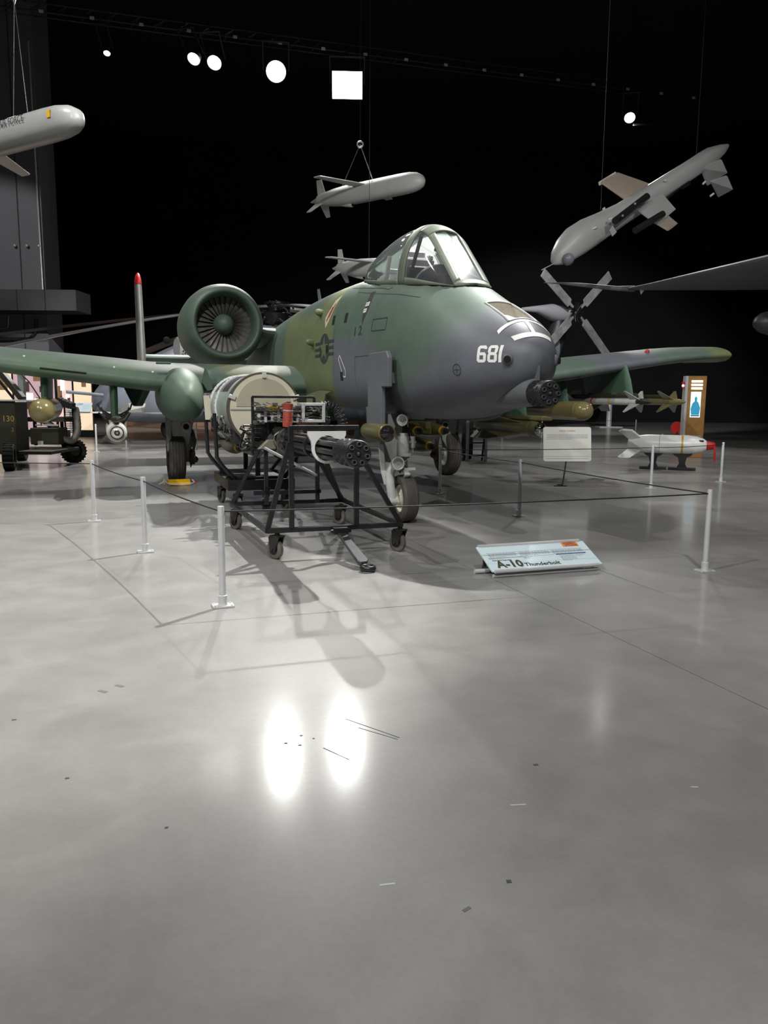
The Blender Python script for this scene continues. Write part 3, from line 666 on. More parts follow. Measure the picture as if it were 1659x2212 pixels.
# --- wings
def airfoil(n=22, t=.155, m=.045):
    up, lo = [], []
    for i in range(n + 1):
        x = .5 * (1 - cos(pi * i / n)); yt = 5 * t * (.2969 * x ** .5 - .126 * x - .3516 * x * x + .2843 * x ** 3 - .1036 * x ** 4); yc = m / .25 * (x - x * x)
        up.append((x, yc + yt)); lo.append((x, yc - yt))
    return up[::-1] + lo[1:-1]
AF = airfoil()
def wing(sg, slope, dz=0.0, droop=0.0):
    def sec(b, chord, le, z, tk=1.0): return [(le + x * chord, sg * b, z + dz - droop * max(0, (b - 6.8) / 1.9) ** 2 + y * chord * tk) for x, y in AF]
    L = [(0, 3.04, 6.44, 1.76, 1), (1.5, 3.04, 6.44, 1.76, 1), (2.6, 3.04, 6.44, 1.765, 1), (3.1, 3.02, 6.45, 1.79, 1), (3.6, 2.95, 6.47, 1.79 + .5 * slope, 1)]
    for i in range(1, 11):
        b = 3.6 + i * .49; L.append((b, 2.95 - .96 * i / 10, 6.47 + .26 * i / 10, 1.79 + (b - 3.1) * slope, 1 - .12 * i / 10))
    zt = L[-1][3]
    L += [(8.56, 1.85, 6.83, zt - .02, .84), (8.64, 1.55, 7.0, zt - .05, .66), (8.68, 1.1, 7.25, zt - .08, .35)]
    w = MB().loft([sec(*l) for l in L]).build('wing', 'wing_paint', jet, smooth=50)
    bv = BVHTree.FromPolygons([tuple(v.co) for v in w.data.vertices], [tuple(p.vertices) for p in w.data.polygons])
    def le(b, z): 
        h = bv.ray_cast(Vector((3, sg * b, z)), Vector((1, 0, 0))); return h[0] - Vector((.004, 0, 0)) if h[0] else None
    def tp(a, b): 
        h = bv.ray_cast(Vector((a, sg * b, 5)), Vector((0, 0, -1))); return h[0] + Vector((0, 0, .003)) if h[0] else None
    return w, le, tp
wr, leR, tpR = wing(1, .108, -.055); wl, leL, tpL = wing(-1, .138, -.01, .11)
mb = MB(); mb.path([p for p in (leR(4.03 + .065 * i, 1.850 + .0066 * i) for i in range(11)) if p], .016, 6); mb.build('leading_edge_slot', 'line_black', wr)
mb = MB(); mb.path([p for p in (leL(4.0 + .08 * i, 1.835 + .0098 * i) for i in range(11)) if p], .011, 6); mb.build('leading_edge_slot', 'line_black', wl)
for b in (3.05, 3.62, 4.9):
    p = leR(b, 1.88 + (b - 3) * .11)
    if p: MB().ball(p, .018, 8, 6).build('wing_rivet', 'marking_white', wr)
p = tpL(7.0, 6.6)
if p: MB().ball(p, .05, 10, 6).build('marker_light', 'red', wl, smooth=60)
# --- undercarriage pods
def pod(sg):
    R_ = []
    for a, k, zc in ((5.52, .04, 1.52), (5.55, .22, 1.52), (5.62, .42, 1.52), (5.75, .62, 1.52), (5.95, .79, 1.53), (6.25, .92, 1.54), (6.6, .99, 1.55), (7.2, 1.0, 1.56), (7.9, .95, 1.58), (8.7, .78, 1.64), (9.4, .52, 1.70), (9.9, .25, 1.75), (10.1, .03, 1.77)):
        ring = []
        for i in range(36):
            t = 2 * pi * i / 36; c, s = cos(t), sin(t)
            ring.append((a, sg * (2.62 + .345 * k * math.copysign(abs(c) ** .88, c) * (1 - .10 * s)), zc + (.42 if s > 0 else .455) * k * math.copysign(abs(s) ** .92, s)))
        R_.append(ring)
    return MB().loft(R_).build('gear_pod', camo('pod_paint', (.075, .125, .092), [((5.6, 2.5, 1.75), (.7, .5, .35), (.12, .165, .125), .6)], dirt=.08) if sg > 0 else 'pod_paint', jet, smooth=60)
pod(1); pod(-1)
MB().prism([(-.10, -.18), (.02, -.20), (.16, -.05), (.06, .18), (-.06, .0)], (6.25, 2.235, 1.80), Vector((.86, .5, 0)), (0, 0, 1), .02).build('wing_fence', 'wing_paint', jet)
MB().box((6.35, 2.9, 2.02), (.18, .22, .03)).build('pod_walkway_plate', 'wing_paint', jet, bevel=.01)
# --- pylons
def pylon(b, zt, zb, a0, a1, th=.115, drop=0.0, name='pylon'):
    R_ = []
    for z, x0, x1, k in ((zt, a0 + .25, a1 + .1, 1), ((zt + zb) / 2, a0 + .1, a1, 1), (zb, a0 + drop, a1 - .1, .9)):
        h = th / 2 * k; L = x1 - x0
        R_.append([(x0, b, z), (x0 + .05, b + h * .65, z), (x0 + .2, b + h, z), (x1 - .3, b + h, z), (x1, b, z), (x1 - .3, b - h, z), (x0 + .2, b - h, z), (x0 + .05, b - h * .65, z)])
    return MB().loft(R_).build(name, mat('pylon_green', (.065, .125, .085), .45, var=.08, scale=4).name if 'pylon_green' not in MAT else 'pylon_green', jet, smooth=35)
pylon(4.66, 1.95, 1.45, 6.75, 8.6); pylon(3.64, 1.86, 1.19, 6.55, 8.5)
pylon(1.71, 1.72, 1.12, 6.9, 8.9); pylon(.0, 1.45, 1.1, 6.9, 8.6)
pylon(-4.66, 2.02, 1.44, 6.75, 8.6); pylon(-3.64, 1.86, 1.19, 6.55, 8.5); pylon(-1.71, 1.72, 1.12, 6.9, 8.9)
pylon(-5.80, 2.18, 1.60, 6.30, 8.0, .12, 0)
pylon(5.80, 2.10, 1.60, 6.30, 8.0, .12, 0)
MB().prism([(-.25, 0), (.35, 0), (.12, -.32), (.0, -.32)], (7.45, 3.22, 1.66), Vector((.8, .6, 0)), (0, 0, 1), .14).build('flap_track_fairing', 'pylon_green', jet, bevel=.02)
# --- engines
def engine(sg):
    b0, c0, a0 = 1.517, 2.904, 9.0; o = (a0, sg * b0, c0)
    prof = [(.52, .535), (.3, .535), (.14, .545), (.06, .565), (.015, .59), (0, .615), (.01, .64), (.05, .672), (.14, .715), (.32, .758), (.6, .79), (1.0, .80), (1.6, .785), (2.3, .72), (2.9, .62), (3.4, .53), (3.38, .50), (2.9, .48)]
    n = MB().lathe(prof, o, (1, 0, 0), 56, cap=False).build('engine_nacelle', 'nacelle_paint', jet, smooth=60)
    MB().lathe([(.53, .535), (.54, .3), (.545, 0.0)], o, (1, 0, 0), 40).build('fan_backing', mat('fan_dark', (.02, .02, .02), .6).name if 'fan_dark' not in MAT else 'fan_dark', n, smooth=60)
    MB().lathe([(2.9, .48), (2.91, 0)], o, (1, 0, 0), 32).build('exhaust_core', 'fan_dark', n)
    MB().lathe([(.12, 0.001), (.13, .06), (.17, .115), (.25, .165), (.38, .195), (.53, .205)], o, (1, 0, 0), 28).build('spinner', 'nacelle_paint', n, smooth=60)
    bl = None
    for k in range(28):
        t = 2 * pi * k / 28
        if bl is None:
            rings = []
            for r_, tw, ch in ((.19, 25, .10), (.30, 38, .11), (.42, 50, .12), (.53, 60, .125)):
                e = Vector((cos(R(tw)), -sin(R(tw)), 0)) * ch / 2
                nn = Vector((sin(R(tw)), cos(R(tw)), 0)) * .004
                rings.append([Vector((.44, 0, r_)) - e, Vector((.44, 0, r_)) + nn, Vector((.44, 0, r_)) + e, Vector((.44, 0, r_)) - nn])
            bl = MB().loft(rings).build('fan_blade', mat('blade_metal', (.30, .28, .26), .42, .5, var=.1).name if 'blade_metal' not in MAT else 'blade_metal', n, smooth=30); ob = bl
        else:
            ob = bpy.data.objects.new('fan_blade', bl.data); COL.objects.link(ob); ob.parent = n
        ob.location = o; ob.rotation_euler = (t, 0, 0)
    for k in range(5):
        t = 2 * pi * k / 5 + .3; MB().ball((a0 + .19, sg * b0 + .115 * cos(t), c0 + .115 * sin(t)), .012, 8, 6).build('spinner_bolt', 'gear_light', n)
    R_ = []
    for y, zc, x0, x1, h in ((.30, 2.72, 9.4, 12.1, .26), (.62, 2.78, 9.55, 12.0, .20), (1.0, 2.86, 9.7, 11.8, .22)):
        R_.append([(x0 + .5 * (x1 - x0) * (1 - cos(pi * k / 12)), sg * y, zc + h * sin(pi * k / 12) * .9) for k in range(13)] + [(x1 - .5 * (x1 - x0) * (1 - cos(pi * k / 12)), sg * y, zc - h * sin(pi * k / 12) * .9) for k in range(1, 12)])
    MB().loft(R_).build('engine_pylon', 'nacelle_paint', jet, smooth=60)
engine(1); engine(-1)
# --- tail
def fin(sg):
    def sec(z, le, ch, th): return [(le + x * ch, sg * 2.87 + y * ch * th / .0775 * .5, z) for x, y in [(x, (y - .045 / .25 * (x - x * x))) for x, y in AF]]
    f = MB().loft([sec(1.75, 13.35, 1.6, .06), sec(2.0, 13.15, 2.3, .075), sec(2.45, 13.15, 2.4, .08), sec(3.4, 13.55, 1.95, .092), sec(4.1, 13.85, 1.62, .105), sec(4.33, 13.95, 1.48, .098), sec(4.43, 14.1, 1.2, .075), sec(4.47, 14.3, .8, .04)]).build('tail_fin', mat('fin_grey', (.20, .205, .19), .5, var=.12, scale=3).name if 'fin_grey' not in MAT else 'fin_grey', jet, smooth=50)
    m = MB(); 
    def sec2(z, le, ch, th): return [(x, y + 0, z) for x, y, z in sec(z, le, ch, th)]
    m.loft([sec(4.18, 13.86, 1.60, .107), sec(4.34, 13.94, 1.50, .101), sec(4.44, 14.08, 1.24, .08), sec(4.482, 14.28, .84, .045)]).build('fin_tip', 'red', f, smooth=50)
    return f
fin(1); fin(-1)
def sec(y, le, ch): return [(le + x * ch, y, 2.42 + (yy - .045 / .25 * (x - x * x)) * ch * .7) for x, yy in AF]
MB().loft([sec(-2.87, 13.5, 1.75), sec(0, 13.4, 1.9), sec(2.87, 13.5, 1.75)]).build('tailplane', 'wing_paint', jet, smooth=50)
# --- wheels and legs
def tyre(parent, o, Rr, w, grooves, m='rubber', rimm='gear_light', ax=(0, 1, 0), name='tyre'):
    o = Vector(o); h = w / 2; prof = [(-h * .55, Rr * .58), (-h * .9, Rr * .66), (-h, Rr * .80), (-h * .93, Rr * .92), (-h * .74, Rr * .98)]
    g = [(-.5 + i / (grooves - 1)) * 1.05 * h * 1.0 for i in range(grooves)]
    for x in g: prof += [(x - .010, Rr * (1 - .012 * abs(x / h))), (x - .008, Rr * .975), (x + .008, Rr * .975), (x + .010, Rr * (1 - .012 * abs(x / h)))]
    prof += [(h * .74, Rr * .98), (h * .93, Rr * .92), (h, Rr * .80), (h * .9, Rr * .66), (h * .55, Rr * .58)]
    t = MB().lathe(prof, o, ax, 48, cap=False).build(name, m, parent, smooth=35)
    k = Rr * .58
    MB().lathe([(-h * .62, k * .25), (-h * .70, k * .3), (-h * .45, k * .5), (-h * .35, k * .8), (-h * .66, k * .93), (-h * .66, k * 1.0), (-h * .4, k * 1.03), (h * .4, k * 1.03), (h * .66, k), (h * .66, k * .93), (h * .35, k * .8), (h * .45, k * .5), (h * .7, k * .3), (h * .62, k * .25)], o, ax, 30, cap=True).build('wheel_rim', rimm, t, smooth=40)
    return t
def main_leg(sg):
    b = 2.625 * sg; i_ = lambda y: sg * y
    tyre(jet, (7.878, b, .45), .45, .285, 4, rimm='white_paint', name='main_tyre')
    m = MB(); m.tube((7.80, i_(2.43), 1.35), (7.86, i_(2.43), .46), .085, 16, .07); m.tube((7.878, i_(2.40), .45), (7.878, i_(2.60), .45), .07, 14); m.tube((7.86, i_(2.43), .75), (7.86, i_(2.43), .62), .1, 16)
    leg = m.build('main_leg', 'grey_paint', jet, smooth=40)
    m = MB(); m.prism([(-.26, .35), (.22, .35), (.16, -.35), (.02, -.48), (-.10, -.30)], (7.66, i_(2.52), 1.0), (0, sg, 0), (0, 0, 1), .05); m.build('drag_brace', 'gear_grey', leg, bevel=.01)
    MB().ring((7.63, i_(2.46), .99), (1, 0, 0), .075, .028, 20, 8).build('brace_eye', 'gear_grey', leg, smooth=60)
    MB().tube((7.63, i_(2.46), .99), (7.62, i_(2.46), .99), .055, 16).build('brace_hole', 'bore', leg)
    m = MB(); m.prism([(0, 0), (.10, .0), (.07, -.75), (0, -.62)], (7.60, i_(2.72), 1.30), (0, sg, 0), (0, 0, 1), .03); m.build('gear_door', 'grey_paint', leg)
    m = MB()
    for k in range(7): m.path([(7.72 + .02 * (k % 3), i_(2.40 - .01 * k), 1.05 - .02 * k), (7.68, i_(2.36 - .012 * k), .75), (7.74, i_(2.33 + .01 * k), .45 - .03 * k), (7.86, i_(2.38), .30 + .02 * k)], .009, 5)
    tag(m.build('brake_hoses', 'dark_steel', leg, smooth=60), kind='stuff')
    m = MB(); m.bar((7.95, i_(2.43), .62), (8.1, i_(2.41), .5), .06, .03); m.bar((8.1, i_(2.41), .5), (7.92, i_(2.42), .36), .06, .03); m.build('torque_link', 'gear_grey', leg)
    m = MB(); m.lathe([(-.06, .10), (-.05, .14), (.03, .14), (.04, .08)], (7.86, i_(2.36), .45), (0, 1, 0), 16); m.ball((7.84, i_(2.30), .40), .06, 10, 8); m.build('brake_unit', mat('brake_brown', (.10, .07, .045), .6, var=.3, scale=12).name if 'brake_brown' not in MAT else 'brake_brown', leg, smooth=40)
main_leg(1); main_leg(-1)
# nose leg, offset to starboard
NX, NB = 2.516, .35
tyre(jet, (NX, NB, .292), .292, .20, 5, rimm='cream', name='nose_tyre')
m = MB(); m.path([(NX, NB + .15, .25), (NX + .0, NB + .165, .34), (NX + .01, NB + .185, .48), (NX + .02, NB + .19, .60), (NX + .03, NB + .15, .68), (NX + .04, NB + .07, .72), (NX + .05, NB + .0, .74)], [.045, .055, .055, .06, .065, .06, .06], 12); m.tube((NX, NB + .10, .27), (NX, NB + .20, .27), .055, 14)
fork = m.build('nose_fork', 'gear_light', jet, smooth=50)
m = MB(); m.tube((NX + .05, NB, .62), (NX + .16, NB, 1.40), .058, 16); m.tube((NX + .07, NB, .78), (NX + .14, NB, 1.30), .085, 18)
leg = m.build('nose_leg', 'gear_grey', jet, smooth=40)
m = MB(); m.prism([(-.02, 0), (.14, .02), (.20, .42), (.14, .62), (-.08, .62), (-.06, .3)], (NX + .10, NB + .10, .72), (.25, .96, 0), (0, 0, 1), .04); m.build('leg_plate', 'grey_paint', leg, bevel=.008)
MB().prism([(0, 0), (.07, .02), (.03, -.34), (-.01, -.5), (-.05, -.5)], (NX + .05, NB + .26, .96), (.2, .97, 0), (0, 0, 1), .04).build('drag_link', 'gear_light', leg, bevel=.008)
m = MB(); m.tube((NX - .08, NB + .05, .86), (NX - .08, NB + .05, 1.06), .07, 16); m.tube((NX - .08, NB + .03, .82), (NX - .08, NB + .03, .86), .09, 16); m.tube((NX - .08, NB + .05, 1.06), (NX - .08, NB + .05, 1.1), .05, 12); m.build('steering_unit', 'gear_grey', leg, smooth=40)
m = MB(); m.tube((NX - .08, NB - .07, .92), (NX - .08, NB - .07, 1.06), .034, 12); m.box((NX - .08, NB - .05, .99), (.05, .11, .03)); m.tube((NX - .08, NB - .07, .86), (NX - .08, NB - .07, .92), .014, 8); m.build('hydraulic_valve', 'gear_grey', leg, smooth=40)
m = MB()
for k in range(6): m.path([(NX - .05, NB - .10 + .03 * k, 1.04), (NX - .09 + .01 * k, NB - .06 + .02 * k, 1.10), (NX - .02, NB + .02 * (k % 3), 1.18 + .02 * k), (NX + .05, NB - .03, 1.3)], .009, 5)
m.path([(NX - .10, NB + .10, .62), (NX - .14, NB + .08, .72), (NX - .12, NB + .02, .78)], .013, 6); tag(m.build('hydraulic_pipes', 'dark_steel', leg, smooth=60), kind='stuff')
m = MB(); m.bar((NX + .0, NB + .02, .66), (NX - .16, NB + .02, .60), .07, .03); m.bar((NX - .14, NB + .02, .60), (NX, NB + .02, .5), .06, .03); m.bar((NX, NB + .1, .64), (NX - .06, NB - .12, .66), .04); m.build('torque_link', 'gear_light', leg, bevel=.005)
for (y, z, x, r_) in ((.10, 1.255, NX - .16, .066), (.15, .74, NX - .17, .078)):
    l = MB().lathe([(0, r_), (.03, r_ * 1.02), (.10, r_ * .75), (.13, r_ * .2)], (x, NB + y, z), (1, 0, 0), 22).build('landing_lamp', 'gear_grey', leg, smooth=50)
    MB().lathe([(-.004, .001), (-.012, r_ * .5), (.0, r_ * .92)], (x, NB + y, z), (1, 0, 0), 22).build('lamp_lens', 'lamp_silver', l, smooth=60)
    MB().ring((x, NB + y, z), (1, 0, 0), r_ * .97, .008, 22, 6).build('lamp_ring', 'bright_metal', l, smooth=60)
# targeting pod on its flat pylon beside the nose leg
m = MB(); m.prism([(2.02, 1.64), (2.02, 1.98), (2.08, 2.05), (2.68, 2.05), (2.74, 1.98), (2.74, 1.20), (2.24, 1.20), (2.24, 1.64)], (0, .73, 0), (1, 0, 0), (0, 0, 1), .06)
tp = m.build('pod_pylon', mat('pylon_grey', (.115, .125, .14), .5, var=.05).name, jet, bevel=.012)
m = MB(); m.box((2.4, .67, 1.75), (.5, .12, .12)); m.build('pylon_mount', 'pylon_grey', tp)
sp = MB().lathe([(0, .096), (.02, .105), (.55, .105), (.72, .095), (.80, .05), (.82, 0)], (2.10, .73, 1.115), (1, 0, 0), 26).build('sensor_pod', 'olive', jet, smooth=50)
MB().lathe([(-.065, 0.001), (-.06, .03), (-.04, .065), (0, .09), (.02, .096)], (2.10, .73, 1.115), (1, 0, 0), 24).build('sensor_dome', 'amber_glass', sp, smooth=60)
MB().ring((2.115, .73, 1.115), (1, 0, 0), .094, .010, 26, 6).build('dome_ring', 'amber_ring', sp, smooth=60)
m = MB(); m.prism([(-.3, .18), (.3, .18), (.24, -.22), (-.22, -.22)], (3.0, .58, 1.22), (1, 0, 0), (0, 0, 1), .03); m.build('nose_gear_door', 'grey_camo', jet)
for a, b in ((4.9, .62), (5.05, .5)):
    pass
m = MB(); m.prism([(4.72, 1.60), (5.05, 1.56), (5.15, 1.42), (6.2, 1.38), (6.2, 1.55), (5.4, 1.62)], (0, .655, 0), (1, 0, 0), (0, 0, 1), .02); m.build('ladder_door', 'fuselage_paint', jet)
p = on_top(6.9, .22, 0); m = MB(); m.prism([(0, 0), (.16, 0), (.24, .22), (.14, .22)], p - Vector((0, 0, .02)), (1, 0, 0), (0, 0, 1), .02); m.build('blade_antenna', 'grey_camo', jet)
# ================================================================== stores hanging under the wings (x aft from each nose)
def ac_thing(name, label, cat, a, b, c=0.0, group=None): return thing(name, label, cat, acw(a, b, c), ACR, group)
def bomb(a, b, c, label):
    t = ac_thing('bomb', label, 'bomb', a, b, c, 'olive bombs under the jet')
    MB().lathe([(.08, .052), (.14, .066), (.30, .096), (.55, .125), (.85, .1365), (1.25, .1365), (1.55, .115), (1.85, .08), (2.15, .06), (2.2, .0)], (0, 0, 0), (1, 0, 0), 28).build('bomb_body', 'olive', t, smooth=50)
    MB().lathe([(.155, .0695), (.155, .073), (.215, .084), (.215, .08)], (0, 0, 0), (1, 0, 0), 28, cap=False).build('yellow_band', 'yellow_band', t, smooth=50)
    MB().lathe([(-.03, .0), (-.03, .018), (-.01, .035), (.03, .048), (.085, .055)], (0, 0, 0), (1, 0, 0), 20).build('nose_fuze', 'muzzle_black', t, smooth=40)
    for k in range(4):
        q = pi / 4 + k * pi / 2; MB().prism([(1.75, .08), (2.2, .06), (2.2, .19), (1.95, .19)], (0, 0, 0), (1, 0, 0), (0, cos(q), sin(q)), .012).build('tail_fin', 'olive', t)
    MB().box((1.05, 0, .145), (.3, .05, .03)).build('suspension_lug', 'olive_dark', t)
    return t
bomb(6.42, -1.965, .93, 'olive bomb with yellow nose band on the upper outboard hook beside the gear wheel')
bomb(6.42, -1.46, .93, 'olive bomb with yellow nose band on the upper inboard hook behind the nose leg lamp')
bomb(6.42, -1.71, .655, 'olive bomb with yellow nose band hanging lowest of the three under the wing')
bomb(6.42, 1.71, .675, 'olive bomb with yellow nose band half hidden behind the ammunition drum cart')
for sg in (1, -1):
    m = MB(); m.box((7.6, 1.71 * sg, 1.02), (1.9, .12, .16)); m.prism([(6.75, 0), (7.1, .1), (8.2, .1), (8.4, 0), (8.2, -.1), (7.0, -.1)], (0, 1.71 * sg, 1.0), (1, 0, 0), (0, 1, 0), .14)
    m.prism([(6.55, 0), (6.9, .09), (8.2, .09), (8.2, -.09), (6.9, -.09)], (0, 1.71 * sg + .0, .93), (1, 0, 0), (0, 1, 0), .16)
    m.build('ejector_rack', 'olive', jet, bevel=.03)
def maverick(a, b, c, label, body, nose, fin):
    t = ac_thing('air_to_ground_missile', label, 'missile', a, b, c)
    MB().lathe([(.10, .115), (.16, .135), (.28, .15), (2.45, .15), (2.49, .12), (2.49, 0)], (0, 0, 0), (1, 0, 0), 32).build('missile_body', body, t, smooth=45)
    MB().lathe([(0, 0), (.005, .05), (.03, .09), (.07, .112), (.11, .122)], (0, 0, 0), (1, 0, 0), 28).build('seeker_dome', nose, t, smooth=60)
    if nose == 'glass_dark':
        for r0, r1, x, mm in ((.088, .10, -.004, 'line_black'), (.03, .042, -.03, 'line_black')): MB().lathe([(x + .03, r0), (x + .025, r0), (x + .03, r1), (x + .04, r1)], (0, 0, 0), (1, 0, 0), 28, cap=False).build('seeker_ring', mm, t)
    for k in range(4):
        q = pi / 4 + k * pi / 2; MB().prism([(.55, .14), (2.2, .14), (2.2, .36), (1.75, .36)], (0, 0, 0), (1, 0, 0), (0, cos(q), sin(q)), .018).build('wing_blade', fin, t)
        MB().prism([(2.27, .14), (2.47, .14), (2.47, .36), (2.3, .36)], (0, 0, 0), (1, 0, 0), (0, cos(q), sin(q)), .018).build('tail_fin', fin, t)
    return t
mat('glass_dark', (.62, .6, .55), .12, .3)
t = maverick(5.82, 3.63, .97, 'white blunt-nosed missile with dark fins hanging under the wing pylon', 'missile_white', 'glass_dark', 'rotor_black')
m = MB()
for r0, r1, x in ((.055, .078, .025), (.012, .032, .002)): MB().lathe([(x, r0), (x - .006, r0), (x - .002, r1), (x + .012, r1)], (0, 0, 0), (1, 0, 0), 28, cap=False).build('seeker_ring', 'ink_olive', t, smooth=40)
t = maverick(5.95, -3.64, .97, 'olive missile with silver glass nose hanging under the far wing', 'olive', 'chrome', 'olive')
MB().lathe([(.34, .151), (.34, .154), (.37, .154), (.37, .151)], (0, 0, 0), (1, 0, 0), 32, cap=False).build('body_joint', 'olive_gloss', t)
for b, sg in ((3.63, 1), (-3.64, -1)):
    m = MB(); m.box((7.0, b, 1.165), (2.2, .13, .09)); m.prism([(-.3, 0), (.1, .08), (.1, -.08)], (5.95, b, 1.165), (1, 0, 0), (0, 1, 0), .08); m.build('launch_rail', 'olive_dark' if sg > 0 else 'olive', jet, bevel=.02)
m = MB()
for k in range(3):
    for s2 in (-1, 1): m.path([(6.7 + .12 * k, 3.63 + .04 * s2, 1.13 + .03 * k), (6.7 + .12 * k, 3.63 + (.13 + .05 * k) * s2, 1.18 + .06 * k), (6.7 + .12 * k, 3.63 + (.16 + .05 * k) * s2, 1.27 + .06 * k)], .014, 5)
tag(m.build('rail_clips', 'rotor_black', jet), kind='stuff')
def tank(a, b, c, label, L=3.2, r=.18):
    t = ac_thing('pod', label, 'pod', a, b, c, 'olive round-nosed pods under the wings')
    MB().lathe([(0, 0), (.006, r * .28), (.03, r * .55), (.08, r * .8), (.15, r * .95), (.22, r), (L - .5, r), (L - .1, r * .7), (L, 0)], (0, 0, 0), (1, 0, 0), 36).build('pod_shell', 'olive_gloss', t, smooth=60)
    MB().lathe([(.215, r), (.215, r * 1.008), (.235, r * 1.008), (.235, r)], (0, 0, 0), (1, 0, 0), 36, cap=False).build('nose_joint', 'olive', t)
    MB().box((L * .42, 0, r + .0), (.9, .07, .05)).build('pod_spine', 'olive', t)
    return t
t = tank(5.95, 4.66, 1.285, 'olive pod with round nose under the wing beside the numbered tug', 3.0)
m = MB(); m.prism([(0, 0), (.03, 0), (.015, -.05)], (.2, 0, -.175), (0, 1, 0), (0, 0, 1), .03); m.build('drain_tip', 'olive', t)
tank(6.05, -4.66, 1.295, 'olive round-nosed pod under the far wing behind the nose gun', 3.0)
def sidewinder(a, b, c, label, dark):
    t = ac_thing('air_to_air_missile', label, 'missile', a, b, c, 'slim missiles on the outer wing pylon')
    bd, nz = ('grey_paint', 'gear_grey') if not dark else ('olive', 'olive')
    MB().lathe([(.36, .0635), (2.85, .0635), (2.87, .05), (2.87, 0)], (0, 0, 0), (1, 0, 0), 22).build('missile_body', 'gear_light' if not dark else 'olive', t, smooth=45)
    MB().lathe([(0, 0), (.01, .018), (.05, .034), (.12, .048), (.22, .058), (.37, .0635)], (0, 0, 0), (1, 0, 0), 22).build('missile_nose', 'dark_steel' if not dark else 'olive_gloss', t, smooth=60)
    for x0, x1, mm in (((1.15, 1.20, 'gold_band'), (1.75, 1.80, 'red')) if not dark else ((1.15, 1.2, 'gold_band'),)): MB().lathe([(x0, .0636), (x0, .0655), (x1, .0655), (x1, .0636)], (0, 0, 0), (1, 0, 0), 22, cap=False).build('colour_band', mm, t)
    for k in range(4):
        q = pi / 4 + k * pi / 2
        MB().prism([(.25, .05), (.55, .05), (.55, .27), (.50, .28)], (0, 0, 0), (1, 0, 0), (0, cos(q), sin(q)), .012).build('canard', 'gear_grey' if not dark else 'olive', t)
        MB().prism([(2.4, .05), (2.86, .05), (2.86, .30), (2.55, .30)], (0, 0, 0), (1, 0, 0), (0, cos(q), sin(q)), .014).build('tail_fin', 'gear_light' if not dark else 'olive', t)
sidewinder(5.42, -5.52, 1.475, 'grey slim missile with red and gold bands on the outer wing pylon', False)
sidewinder(5.25, -6.14, 1.48, 'olive slim missile with sharp fins on the outer wing pylon', True)
for b in (-5.52, -6.14): MB().box((6.9, b, 1.575), (2.2, .07, .07)).build('missile_rail', 'olive_dark', jet, bevel=.02)
MB().box((7.0, -5.83, 1.61), (.8, .62, .06)).build('rail_beam', 'olive_dark', jet, bevel=.02)
# ================================================================== the rotary cannon and its two carts
def caster(parent, p, ang, r=.095, top=.25, w=.05):
    """swivel caster at ground point p"""
    x, y = p[0], p[1]; d = Vector((cos(ang), sin(ang), 0)); s = Vector((-sin(ang), cos(ang), 0)); o = Vector((x, y, r))
    f = MB()
    for k in (-1, 1): f.prism([(-.035, -.02), (.035, -.02), (.05, .12), (-.09, .13)], o + s * (w / 2 + .012) * k, d, (0, 0, 1), .008)
    f.box(o - d * .03 + Vector((0, 0, .13)), (.12, w + .04, .012), Matrix((d, s, Vector((0, 0, 1)))).transposed()); f.tube(o - d * .03 + Vector((0, 0, .13)), o - d * .03 + Vector((0, 0, top - r)), .025, 12); f.tube(o - s * (w / 2 + .03), o + s * (w / 2 + .03), .012, 8)
    fk = f.build('caster_fork', 'dark_steel', parent, smooth=40)
    MB().lathe([(-w / 2, r * .6), (-w / 2, r * .9), (-w * .35, r), (w * .35, r), (w / 2, r * .9), (w / 2, r * .6)], o, s, 28, cap=False).build('caster_tyre', 'caster_rubber', fk, smooth=40)
    MB().lathe([(-w * .45, r * .62), (-w * .2, r * .5), (-w * .25, r * .25), (-w * .5, r * .2), (w * .5, r * .2), (w * .25, r * .25), (w * .2, r * .5), (w * .45, r * .62)], o, s, 20).build('caster_hub', 'dark_steel', fk, smooth=40)
gx, gy = 1.7, 1.74          # the cart's base point in aircraft axes
cart = ac_thing('cannon_cart', 'black steel tube cart with tow bar carrying the rotary cannon', 'cart', gx, gy)
def G_(a, b, c): return Vector((a - gx, b - gy, c))
def gbar(name, p, q, w=.045, h=None, parent=None): return MB().bar(G_(*p), G_(*q), w, h).build(name, 'black_steel', parent or cart, bevel=.004)
FA, RA = .72, 2.66
gbar('base_rail', (FA, 1.06, .28), (FA, 2.42, .28)); gbar('base_rail', (RA, 1.06, .28), (RA, 2.46, .28))
gbar('base_rail', (FA, 2.41, .28), (RA, 2.45, .28)); gbar('base_rail', (FA, 1.07, .28), (RA, 1.10, .28))
gbar('upright', (FA, 2.18, .28), (FA, 2.18, 1.24)); gbar('upright', (FA, 1.54, .28), (FA, 1.54, 1.24))
gbar('crossbar', (FA, 2.20, 1.24), (FA, 1.52, 1.24))
gbar('diagonal_brace', (FA + .02, 2.41, .28), (FA + .02, 2.19, 1.10)); gbar('diagonal_brace', (FA + .02, 1.07, .28), (FA + .02, 1.50, .98))
gbar('diagonal_brace', (RA, 2.44, .28), (2.5, 2.10, 1.02)); gbar('diagonal_brace', (RA, 1.10, .28), (2.5, 1.56, .98)); gbar('diagonal_brace', (RA, 1.12, .28), (1.9, 1.56, .92))
gbar('upright', (2.5, 2.07, .28), (2.5, 2.07, 1.0)); gbar('upright', (2.5, 1.46, .28), (2.5, 1.46, .95))
gbar('crossbar', (2.5, 2.22, .42), (2.5, 1.42, .42)); gbar('crossbar', (2.5, 2.10, .95), (2.5, 1.45, .95), .05)
